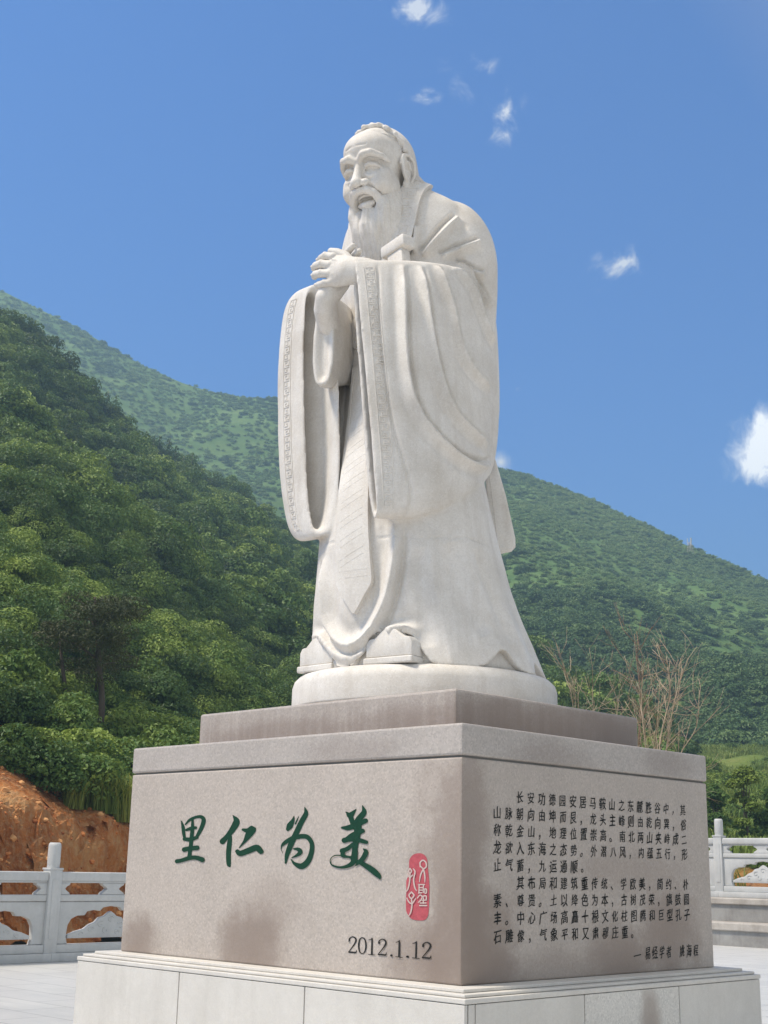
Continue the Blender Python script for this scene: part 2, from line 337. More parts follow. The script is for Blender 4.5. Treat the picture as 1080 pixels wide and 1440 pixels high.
# ---- inscriptions: brush strokes of varying width
def catmull(P, n=6):
    P = np.asarray(P, float); Q = np.vstack([2*P[0]-P[1], P, 2*P[-1]-P[-2]]); o = []
    for i in range(1, len(Q)-2):
        for k in range(n):
            t = k/n; a, b, c, d = Q[i-1], Q[i], Q[i+1], Q[i+2]
            o.append(0.5*((2*b)+(-a+c)*t+(2*a-5*b+4*c-d)*t*t+(-a+3*b-3*c+d)*t**3))
    o.append(Q[-2]); return np.array(o)
def brush_mesh(strokes, to3, n=6):
    """strokes: list of [(x,y,width)...]; to3 maps (x,y,layer) to space"""
    V = []; F = []
    for li, S in enumerate(strokes):
        li0 = li; C_ = catmull(S, n) if len(S) > 2 else np.array([np.array(S[0])*(1-t)+np.array(S[1])*t for t in np.linspace(0, 1, 5)])
        xy = C_[:, :2]; wd = np.maximum(C_[:, 2], 0.2)/2
        tg = np.gradient(xy, axis=0); tg /= (np.linalg.norm(tg, axis=1)[:, None]+1e-9); nn = np.stack([-tg[:, 1], tg[:, 0]], 1)
        # rounded ends
        ends = []
        for e, sgn in ((0, -1), (-1, 1)):
            ends.append([xy[e]+tg[e]*sgn*wd[e]*math.cos(a)+nn[e]*wd[e]*math.sin(a) for a in (-0.9, 0, 0.9)])
        b0 = len(V)
        for i in range(len(xy)):
            li = li0+0.8*i/len(xy)
            V.append(to3(*(xy[i]+nn[i]*wd[i]), li)); V.append(to3(*(xy[i]-nn[i]*wd[i]), li))
        for i in range(len(xy)-1): F.append((b0+2*i, b0+2*i+1, b0+2*i+3, b0+2*i+2))
        for e, (i0, i1) in zip(ends, ((b0, b0+1), (b0+2*len(xy)-2, b0+2*len(xy)-1))):
            k = len(V)
            for p in e: V.append(to3(*p, li0+0.9 if i0 > b0 else li0-0.1))
            F.append((i0, i1, k, k+1)) ; F.append((i0, k+1, k+2, i0))
    me = bpy.data.meshes.new('strokes'); me.from_pydata([tuple(v) for v in V], [], [tuple(dict.fromkeys(f)) for f in F]); me.validate(); me.update()
    bm = bmesh.new(); bm.from_mesh(me)
    for f in bm.faces: f.normal_update()
    bm.to_mesh(me); bm.free()
    return me
M_GREEN = paint_mat('dark green engraved paint', (0.012, 0.055, 0.030), 0.45)
M_BLACK = paint_mat('black engraved paint', (0.022, 0.022, 0.020), 0.5)
M_RED = paint_mat('faded red seal paint', (0.50, 0.105, 0.125), 0.6)
M_SEALLINE = stone_mat('bare granite in the seal', (0.58, 0.47, 0.43), (0.45, 0.33, 0.3), 0.6)
def quad_map(A, B, C_, D, wpx, hpx):   # bilinear crop -> plane
    A, B, C_, D = map(np.array, (A, B, C_, D))
    def f(x, y):
        s, t = x/wpx, y/hpx
        return (A*(1-s)+B*s)*(1-t)+(C_*(1-s)+D*s)*t
    return f
m1 = quad_map((-1.337, 1.976), (0.128, 1.946), (-1.263, 1.28), (0.168, 1.312), 1080, 810)
m2 = quad_map((0.087, 1.947), (1.315, 1.921), (0.127, 1.311), (1.33, 1.338), 1080, 810)
LI = [[(150, 238, 12), (165, 290, 34), (172, 350, 34), (182, 400, 28)],
      [(190, 268, 14), (235, 225, 26), (300, 198, 26), (350, 198, 34), (372, 228, 42), (355, 290, 40), (325, 350, 36), (300, 392, 28)],
      [(198, 322, 22), (250, 306, 34), (296, 300, 26)], [(176, 408, 32), (240, 412, 40), (308, 392, 30)],
      [(262, 222, 20), (262, 300, 34), (254, 380, 38), (246, 460, 38), (236, 530, 38), (228, 590, 40)],
      [(176, 508, 44), (240, 497, 42), (312, 490, 44)], [(102, 618, 38), (150, 610, 36), (230, 588, 40), (300, 584, 40), (362, 604, 48)]]
REN = [[(655, 185, 10), (684, 240, 62), (652, 310, 58), (600, 380, 46), (552, 432, 54)], [(630, 385, 26), (620, 440, 44), (610, 540, 46), (612, 640, 42), (622, 662, 22)],
       [(742, 318, 22), (790, 328, 48), (832, 312, 66), (800, 362, 66), (760, 430, 30), (710, 490, 8)], [(692, 524, 40), (722, 544, 52), (800, 516, 56), (870, 490, 58), (908, 526, 50)]]
WEI = [[(172, 190, 8), (160, 232, 36), (130, 282, 62), (110, 314, 40)], [(220, 192, 5), (205, 222, 10), (186, 262, 14)],
       [(280, 105, 8), (292, 165, 46), (250, 240, 52), (200, 340, 54), (150, 440, 56), (104, 550, 46), (88, 632, 20)],
       [(60, 545, 4), (42, 495, 8), (70, 450, 34), (160, 400, 44), (250, 382, 44), (310, 392, 44), (350, 450, 44), (345, 540, 48), (310, 620, 56), (250, 664, 56), (180, 640, 30), (142, 598, 8)],
       [(166, 500, 10), (215, 505, 34), (238, 530, 44), (205, 560, 28), (152, 584, 8)]]
MEI = [[(680, 152, 12), (715, 180, 56), (768, 125, 10)], [(715, 180, 50), (735, 250, 44), (750, 300, 40)], [(828, 88, 8), (842, 150, 48), (800, 210, 56), (770, 250, 50)],
       [(640, 300, 22), (700, 300, 50), (780, 270, 50), (858, 232, 44)], [(670, 400, 10), (740, 370, 50), (830, 330, 44)], [(790, 260, 60), (785, 330, 66), (770, 420, 56), (760, 500, 50), (745, 600, 50)],
       [(660, 420, 50), (720, 410, 44), (800, 420, 44), (866, 438, 34)], [(640, 520, 46), (690, 500, 40), (740, 460, 36)], [(650, 530, 40), (650, 565, 36), (720, 580, 14)],
       [(760, 590, 40), (680, 572, 14), (580, 562, 10), (532, 600, 8), (545, 650, 14), (620, 674, 20), (700, 660, 36), (752, 615, 50), (765, 520, 46)],
       [(838, 500, 10), (862, 530, 44), (835, 590, 44), (795, 630, 34), (765, 662, 6)], [(760, 610, 30), (830, 640, 42), (920, 700, 56), (975, 752, 46), (988, 778, 18)]]
YF = PY0-0.0025
def toF(mp):
    def f(x, y, li):
        a = mp(x, y); return (a[0], YF-0.0004*(li % 12), a[1])
    return f
for nm, S, mp in (('brush_character', LI, m1), ('brush_character', REN, m1), ('brush_character', WEI, m2), ('brush_character', MEI, m2)):
    obj(nm, brush_mesh(S, toF(mp)), ped, M_GREEN)
# date
md = quad_map((0.841, 1.033), (1.8, 1.075), (0.853, 0.744), (1.803, 0.805), 1080, 463)
def two(x, y): return [[(x+12, y+45, 22), (x+14, y+22, 14), (x+48, y+2, 11), (x+84, y+22, 17), (x+82, y+60, 18), (x+48, y+110, 12), (x+6, y+162, 9)], [(x+4, y+168, 13), (x+45, y+170, 17), (x+84, y+172, 15), (x+93, y+146, 5)]]
def one(x, y): return [[(x+4, y+22, 7), (x+28, y+16, 9), (x+44, y+4, 8)], [(x+42, y+6, 15), (x+40, y+90, 17), (x+38, y+176, 17)], [(x+2, y+178, 7), (x+38, y+182, 8), (x+76, y+186, 7)]]
def zero(x, y): return [[(x+45, y+3, 9), (x+18, y+25, 14), (x+6, y+90, 18), (x+16, y+155, 14), (x+45, y+178, 9), (x+76, y+155, 14), (x+88, y+92, 18), (x+76, y+25, 14), (x+45, y+3, 9)]]
def dot(x, y): return [[(x, y, 24), (x+4, y+1, 24)]]
DATE = two(84, 132)+zero(197, 138)+one(312, 146)+two(420, 158)+dot(566, 336)+one(612, 172)+dot(738, 350)+one(788, 184)+two(890, 192)
obj('date_text', brush_mesh(DATE, toF(md)), ped, M_BLACK)
# red seal
ms = quad_map((1.476+(-0.085), 1.531+0.047), (1.476+0.313, 1.531+0.05), (1.476-0.075, 1.06), (1.476+0.318, 1.075), 785, 1440)
outl = [(215, 400), (222, 250), (290, 160), (390, 130), (480, 150), (545, 230), (560, 380), (580, 560), (590, 720), (588, 1000), (580, 1200), (560, 1300), (500, 1365), (380, 1370), (270, 1345), (215, 1290), (165, 1200), (158, 1000), (165, 800), (165, 640), (215, 520)]
ol = catmull(outl+[outl[0]], 4)[:-1]
sv = [(*[ms(x, y)[0]], YF, ms(x, y)[1]) for x, y in ol]
bm = bmesh.new(); f = bm.faces.new([bm.verts.new(v) for v in sv]); bm.normal_update(); bmesh.ops.triangulate(bm, faces=[f]); me = bpy.data.meshes.new('seal'); bm.to_mesh(me); bm.free()
seal = obj('seal', me, ped, M_RED)
W_ = 26
SEAL = [[(432, 380, W_), (425, 310, W_), (475, 262, W_), (530, 300, W_), (540, 380, W_), (480, 440, W_), (435, 540, W_), (415, 660, 14)], [(430, 370, W_), (490, 440, W_), (515, 560, W_), (515, 670, 14)],
        [(240, 415, W_), (215, 460, W_), (240, 505, W_), (268, 460, W_), (240, 415, W_)], [(195, 510, W_), (235, 580, W_), (285, 540, W_)], [(240, 510, W_), (235, 650, W_), (205, 790, W_), (165, 850, 14)],
        [(305, 420, 20), (335, 480, W_), (310, 620, W_), (330, 760, W_), (365, 830, 14)],
        [(270, 850, W_), (225, 910, W_), (268, 970, W_), (318, 910, W_), (270, 850, W_)], [(185, 960, 20), (225, 1035, W_), (285, 1060, W_), (350, 970, 18)], [(272, 970, W_), (282, 1080, W_), (260, 1220, W_), (220, 1290, 16)],
        [(400, 712, 22), (450, 712, 22), (510, 712, 22)], [(410, 720, 22), (408, 850, 22)], [(490, 720, 22), (488, 860, 22)], [(412, 770, 20), (488, 770, 20)], [(412, 815, 20), (488, 815, 20)], [(400, 868, 22), (460, 862, 22)],
        [(520, 790, 20), (548, 800, 20), (548, 860, 20), (520, 870, 20), (518, 790, 20)], [(380, 960, 20), (430, 905, 22), (470, 940, 22), (445, 1000, 20), (400, 1040, 18)], [(470, 930, 22), (540, 920, 22), (548, 980, 22)], [(430, 1000, 22), (490, 1000, 22), (548, 995, 22)], [(490, 930, 22), (488, 1060, 22)], [(430, 1052, 22), (540, 1050, 22)], [(420, 1098, 24), (550, 1098, 24)]]
obj('seal_writing', brush_mesh(SEAL, lambda x, y, li: (ms(x, y)[0], YF-0.003-0.0003*(li % 9), ms(x, y)[1])), seal, M_SEALLINE)
# dedication on the right face
LINES = [(2, '长安功德园安居马鞍山之东麓胜谷中，其'), (0, '山脉朝向由坤而艮，龙头主峰则由乾向巽，俗'), (0, '称乾金山，地理位置崇高。南北两山夹峙成二'), (0, '龙欲入东海之态势。外潜八风，内蕴五行，形'), (0, '止气蓄，九运通顺。'),
         (2, '其布局和建筑重传统、学欧美，简约、朴'), (0, '素、尊贵。土以绛色为本，古树茂荣，旗鼓圆'), (0, '丰。中心广场高矗十根文化柱图腾和巨型孔子'), (0, '石雕像，气象平和又肃穆庄重。')]
dg = bpy.context.evaluated_depsgraph_get()
def glyph(ch, cache={}):
    if ch in cache: return cache[ch]
    cu = bpy.data.curves.new('glyph', 'FONT'); cu.body = ch; cu.size = 1.0; cu.offset = 0.0; cu.resolution_u = 3
    o = bpy.data.objects.new('glyph', cu); COL.objects.link(o); bpy.context.view_layer.update()
    dgr = bpy.context.evaluated_depsgraph_get()
    me = bpy.data.meshes.new_from_object(o.evaluated_get(dgr))
    V = np.array([v.co[:2] for v in me.vertices]).reshape(-1, 2); F = [tuple(p.vertices) for p in me.polygons]
    bpy.data.objects.remove(o); bpy.data.curves.remove(cu); bpy.data.meshes.remove(me)
    if len(V): V = V-np.array([0.5, 0.36])
    cache[ch] = (V, F); return cache[ch]
TV = []; TF = []
rt = random.Random(4)
def put(ch, yc, zc, size, sy=1.0):
    V, F = glyph(ch)
    if not len(V): return
    s = size*rt.uniform(0.92, 1.06); sl = 0.10+rt.uniform(-0.04, 0.05); wob = rt.uniform(0, 6)
    x = V[:, 0]*0.92*sy; z = V[:, 1]+0.10*V[:, 0]        # rising strokes, brush-like lean
    x = x+sl*V[:, 1]*0.6+0.035*np.sin(7*V[:, 1]+wob); z = z+0.03*np.sin(6*V[:, 0]+wob*2)
    for q, (ox, oz) in enumerate(((-0.010, -0.004), (0.010, 0.004), (0.0, 0.007))):      # brush weight
        b = len(TV)
        for a, c in zip(x, z): TV.append((PX1+0.0025+0.0003*q, yc+(a+ox)*s, zc+(c+oz)*s))
        for f in F: TF.append(tuple(b+i for i in f))
def flush():
    global TV, TF
    me = bpy.data.meshes.new('inscription_line'); me.from_pydata(TV, [], TF); me.update(); obj('inscription_line', me, ped, M_BLACK); TV = []; TF = []
for li, (ind, tx) in enumerate(LINES):
    for k, ch in enumerate(tx):
        put(ch, -1.258+0.1252*(k+ind), 1.932-0.1169*li, 0.094)
    flush()
put('—', 0.40, 0.837, 0.10)
for k, ch in enumerate('易经学者'): put(ch, 0.545+0.098*k, 0.838, 0.098, 0.85)
for k, ch in enumerate('姚海程'): put(ch, 1.03+0.102*k, 0.838, 0.098, 0.85)
flush()
# ------------------------------------------------------------------ statue (local frame: faces -y, its left is +x, z from its own base)
SA = math.radians(8)
STM = Matrix.Translation((0.06, 0.06, 2.734)) @ Matrix.Rotation(SA, 4, 'Z')
statue = thing('sage_statue', 'tall white granite statue of a bearded sage in wide sleeved robes with clasped hands', 'statue', (0.06, 0.06, 2.734), SA)

def loft(rings, cap=True):
    """rings: list of (n,3) arrays -> verts, quads (+ centre fans)"""
    n = len(rings[0]); V = np.vstack(rings); F = []
    m = len(rings); k = np.arange(n); k2 = (k+1) % n
    for i in range(m-1): F.append(np.stack([i*n+k, i*n+k2, (i+1)*n+k2, (i+1)*n+k], 1))
    F = np.vstack(F)
    if cap:
        a = len(V); V = np.vstack([V, rings[0].mean(0), rings[-1].mean(0)])
        F = np.vstack([F, np.stack([k2, k, np.full(n, a), np.full(n, a)], 1), np.stack([(m-1)*n+k, (m-1)*n+k2, np.full(n, a+1), np.full(n, a+1)], 1)])
    return V, F
def to_bm(parts):
    bm = bmesh.new()
    for V, F in parts:
        vs = [bm.verts.new(v) for v in V]
        for f in F:
            f = list(dict.fromkeys(int(i) for i in f))
            try: bm.faces.new([vs[i] for i in f])
            except ValueError: pass
    bmesh.ops.recalc_face_normals(bm, faces=bm.faces)
    return bm
def remeshed(parts, voxel, smooth_it=4):
    bm = to_bm(parts); me = bpy.data.meshes.new('raw'); bm.to_mesh(me); bm.free()
    o = bpy.data.objects.new('raw', me); COL.objects.link(o)
    r = o.modifiers.new('r', 'REMESH'); r.mode = 'VOXEL'; r.voxel_size = voxel; r.adaptivity = 0
    s = o.modifiers.new('s', 'SMOOTH'); s.factor = 0.5; s.iterations = smooth_it
    bpy.context.view_layer.update(); dgr = bpy.context.evaluated_depsgraph_get()
    m2 = bpy.data.meshes.new_from_object(o.evaluated_get(dgr)); bpy.data.objects.remove(o); bpy.data.meshes.remove(me)
    return m2
def mesh_np(me):
    V = np.zeros(len(me.vertices)*3, np.float32); me.vertices.foreach_get('co', V)
    Nn = np.zeros(len(me.vertices)*3, np.float32); me.vertices.foreach_get('normal', Nn)
    return V.reshape(-1, 3).astype(float), Nn.reshape(-1, 3).astype(float)
def bvh_of(me): 
    return BVHTree.FromPolygons([v.co.copy() for v in me.vertices], [tuple(p.vertices) for p in me.polygons])
def interp(xs, ts, x): return np.interp(x, ts, xs)
def spl(table, t):
    """smooth table lookup: rows (t, a, b, ...)"""
    T = np.array(table, float); x = np.clip(t, T[0, 0], T[-1, 0]); out_ = []
    # monotone-ish cubic (finite-difference Hermite)
    tt = T[:, 0]; i = np.clip(np.searchsorted(tt, x, side='right')-1, 0, len(tt)-2)
    h = tt[i+1]-tt[i]; s = (x-tt[i])/h
    for c in range(1, T.shape[1]):
        y = T[:, c]; d = np.gradient(y, tt)
        out_.append((2*s**3-3*s**2+1)*y[i]+(s**3-2*s**2+s)*h*d[i]+(-2*s**3+3*s**2)*y[i+1]+(s**3-s**2)*h*d[i+1])
    return np.array(out_)

# --- round base
base_bm = MB().lathe([(1.165, 0.0), (1.168, 0.02), (1.166, 0.19), (1.15, 0.24), (1.11, 0.28), (1.05, 0.297), (0.9, 0.30)], 96)
base_o = base_bm.build('round_base', M_STATUE, statue)

# --- body loft: z, cx, cy, rx, ry
BODY = [(0.27, 0.00, 0.00, 1.07, 1.05), (0.5, 0.0, -0.04, 1.00, 0.98), (1.0, -0.02, -0.17, 0.885, 0.86), (1.6, -0.03, -0.25, 0.79, 0.76), (2.2, -0.05, -0.26, 0.70, 0.63),
        (2.9, -0.06, -0.22, 0.63, 0.53), (3.25, -0.07, -0.21, 0.61, 0.50), (3.8, -0.08, -0.24, 0.66, 0.52), (4.2, -0.08, -0.25, 0.71, 0.51), (4.5, -0.085, -0.25, 0.70, 0.49), (4.70, -0.085, -0.28, 0.60, 0.44),
        (4.83, -0.085, -0.35, 0.42, 0.34), (4.92, -0.085, -0.42, 0.28, 0.25), (5.05, -0.085, -0.52, 0.21, 0.2)]
def hem(phi):
    d = np.degrees(phi)
    def g(c, w_, p=2): return np.exp(-np.abs(((d-c+180) % 360-180)/w_)**p)
    return 0.285+0.29*g(19, 14.5, 4)+0.27*g(-27, 13, 4)+0.17*g(73, 7.5)+0.13*g(107, 7)+0.12*g(140, 8)+0.10*g(-75, 8)+0.12*g(-110, 8)+0.1*g(180, 9)
def body_ring(z, n=220, inset=0.0, folds=True):
    cx, cy, rx, ry = spl(BODY, z); ph = np.arange(n)/n*2*np.pi
    zz = np.full(n, z)
    zz = zz+(hem(ph)-0.285)*np.exp(-max(0, z-0.285)/0.22)
    r = 1.0-inset
    if folds:
        k = smooth01((2.2-z)/1.6)       # soft tubular folds widening to the hem
        d = np.degrees(ph)
        r = r+k*(0.016*np.cos(ph*9+0.6)+0.012*np.cos(ph*14+2.0))*np.where((d > 45) & (d < 330), 1, 0.15)
        hk = smooth01((1.1-z)/0.8)
        r = r+hk*0.035*(np.exp(-((d-73)/9)**2)*-1+np.exp(-((d-90)/10)**2)+np.exp(-((d-58)/12)**2)-np.exp(-((d-107)/8)**2))
    return np.stack([cx+rx*r*np.sin(ph), cy-ry*r*np.cos(ph), zz], 1)
zs = np.concatenate([np.linspace(0.285, 0.9, 26), np.linspace(0.95, 4.3, 60), np.linspace(4.34, 5.0, 24)])
body = loft([body_ring(z) for z in zs])

# --- sleeves: stations s, centre x, y, top z, bottom z, half thickness; lateral axis angle (deg, direction of the outer side)
SL = [(0.0, 0.52, 0.19, 4.05, 2.35, 0.03, 35), (0.06, 0.54, 0.13, 4.10, 2.20, 0.13, 30), (0.22, 0.56, -0.10, 4.08, 1.98, 0.20, 8), (0.45, 0.56, -0.48, 3.97, 1.72, 0.22, -5), (0.70, 0.45, -0.90, 3.88, 1.56, 0.20, -22), (0.90, 0.25, -1.20, 3.82, 1.50, 0.16, -33), (1.0, 0.12, -1.34, 3.80, 1.49, 0.12, -38)]
SR = [(0.0, -0.56, 0.20, 3.85, 2.4, 0.03, 145), (0.06, -0.60, 0.14, 3.97, 2.25, 0.13, 150), (0.25, -0.74, -0.12, 3.98, 2.0, 0.22, 176), (0.5, -0.80, -0.42, 3.98, 1.72, 0.27, 184), (0.75, -0.77, -0.70, 3.97, 1.55, 0.33, 186), (0.90, -0.68, -0.86, 3.94, 1.50, 0.32, 187), (0.96, -0.56, -0.94, 3.91, 1.48, 0.27, 188), (1.0, -0.40, -1.0, 3.88, 1.47, 0.20, 190)]
def sleeve_ring(T, s, n=96, inset=0.0, zin=0.0):
    shear, lean, nar = {id(SL): (0.24, 0.0, 0.28), id(SR): (0.03, 0.17, 0.08)}.get(id(T), (0.0, 0.0, 0.28))
    cx, cy, zt, zb, wd, an = spl(T, s); an = math.radians(float(an)); ox, oy = math.cos(an), math.sin(an)
    th = np.arange(n)/n*2*np.pi                     # 0 top, pi/2 outer, pi bottom
    c, si = np.cos(th), np.sin(th)
    zt -= inset+zin; zb += inset; wd = max(0.01, wd-inset)
    zm, h = (zt+zb)/2, (zt-zb)/2
    zz = zm+h*np.sign(c)*np.abs(c)**0.9
    lat = wd*np.sign(si)*np.abs(si)**0.62
    fr_ = (zz-zb)/(zt-zb)                            # 0 bottom .. 1 top
    lat = lat*(1.0-nar*fr_**2+(0.30*np.clip(1-fr_*2.2, 0, 1)**1.5*smooth01((s-0.15)/0.3) if T is SL else 0))+lean*np.clip(fr_, 0, 1)**1.5*smooth01(s*2)
    bk = spl(T, max(0.0, s-0.08))[:2]-spl(T, min(1.0, s+0.001))[:2]; bk = np.outer(bk/(np.linalg.norm(bk)+1e-9)*shear*np.clip(s, 0, 1)**1.5, 1-fr_)
    return np.stack([cx+ox*lat+bk[0], cy+oy*lat+bk[1], zz], 1)
def sleeve(T, rim=0.05, depth=0.30, bowl=0.0):
    S = np.concatenate([np.linspace(0, 0.12, 8), np.linspace(0.15, 0.9, 34), np.linspace(0.91, 1.0, 12)])
    rings = [sleeve_ring(T, s) for s in S]
    rings += [sleeve_ring(T, 1.0, inset=rim*0.5), sleeve_ring(T, 0.995, inset=rim)]
    rings += [sleeve_ring(T, 1-depth*math.sin(k/8*math.pi/2), inset=rim*1.1+bowl*(1-math.cos(k/8*math.pi/2))) for k in range(1, 9)]
    return loft(rings)
left = sleeve(SL, 0.05, 0.3); right = sleeve(SR, 0.06, 0.09, 0.10)
def ball_chain(pts, sub=10, n=40):
    P = catmull(pts, sub) if len(pts) > 2 else np.array(pts, float)
    tg = np.gradient(P[:, :3], axis=0); rings = []; a = np.array([1, 0.2, 0.1])
    for p, t in zip(P, tg):
        t = t/np.linalg.norm(t); a = a-t*(a@t); a /= np.linalg.norm(a); b = np.cross(t, a)
        k = np.arange(n)/n*2*np.pi; rings.append(p[:3]+np.outer(np.cos(k), a)*p[3]+np.outer(np.sin(k), b)*p[3])
    return loft(rings)
armL = ball_chain([(0.12, -0.26, 4.66, 0.05), (0.20, -0.24, 4.62, 0.20), (0.37, -0.17, 4.50, 0.29), (0.47, -0.13, 4.24, 0.31), (0.49, -0.06, 3.90, 0.27), (0.50, -0.03, 3.50, 0.22), (0.50, -0.02, 3.1, 0.15), (0.50, 0.0, 2.9, 0.04)])
armR = ball_chain([(-0.28, -0.26, 4.66, 0.05), (-0.36, -0.24, 4.62, 0.20), (-0.55, -0.20, 4.48, 0.28), (-0.68, -0.14, 4.18, 0.31), (-0.73, -0.06, 3.82, 0.27), (-0.74, -0.06, 3.55, 0.20), (-0.74, -0.06, 3.4, 0.05)])
# drape linking the forearms to the torso
foreL = ball_chain([(0.50, 0.0, 3.82, 0.05), (0.48, -0.2, 3.84, 0.20), (0.40, -0.7, 3.70, 0.17), (0.22, -1.1, 3.64, 0.13), (0.16, -1.2, 3.64, 0.04)])
robe_me = remeshed([body, left, right, armL, armR, foreL], 0.0145, 5)
robe_bvh0 = bvh_of(robe_me)
V, Nn = mesh_np(robe_me)
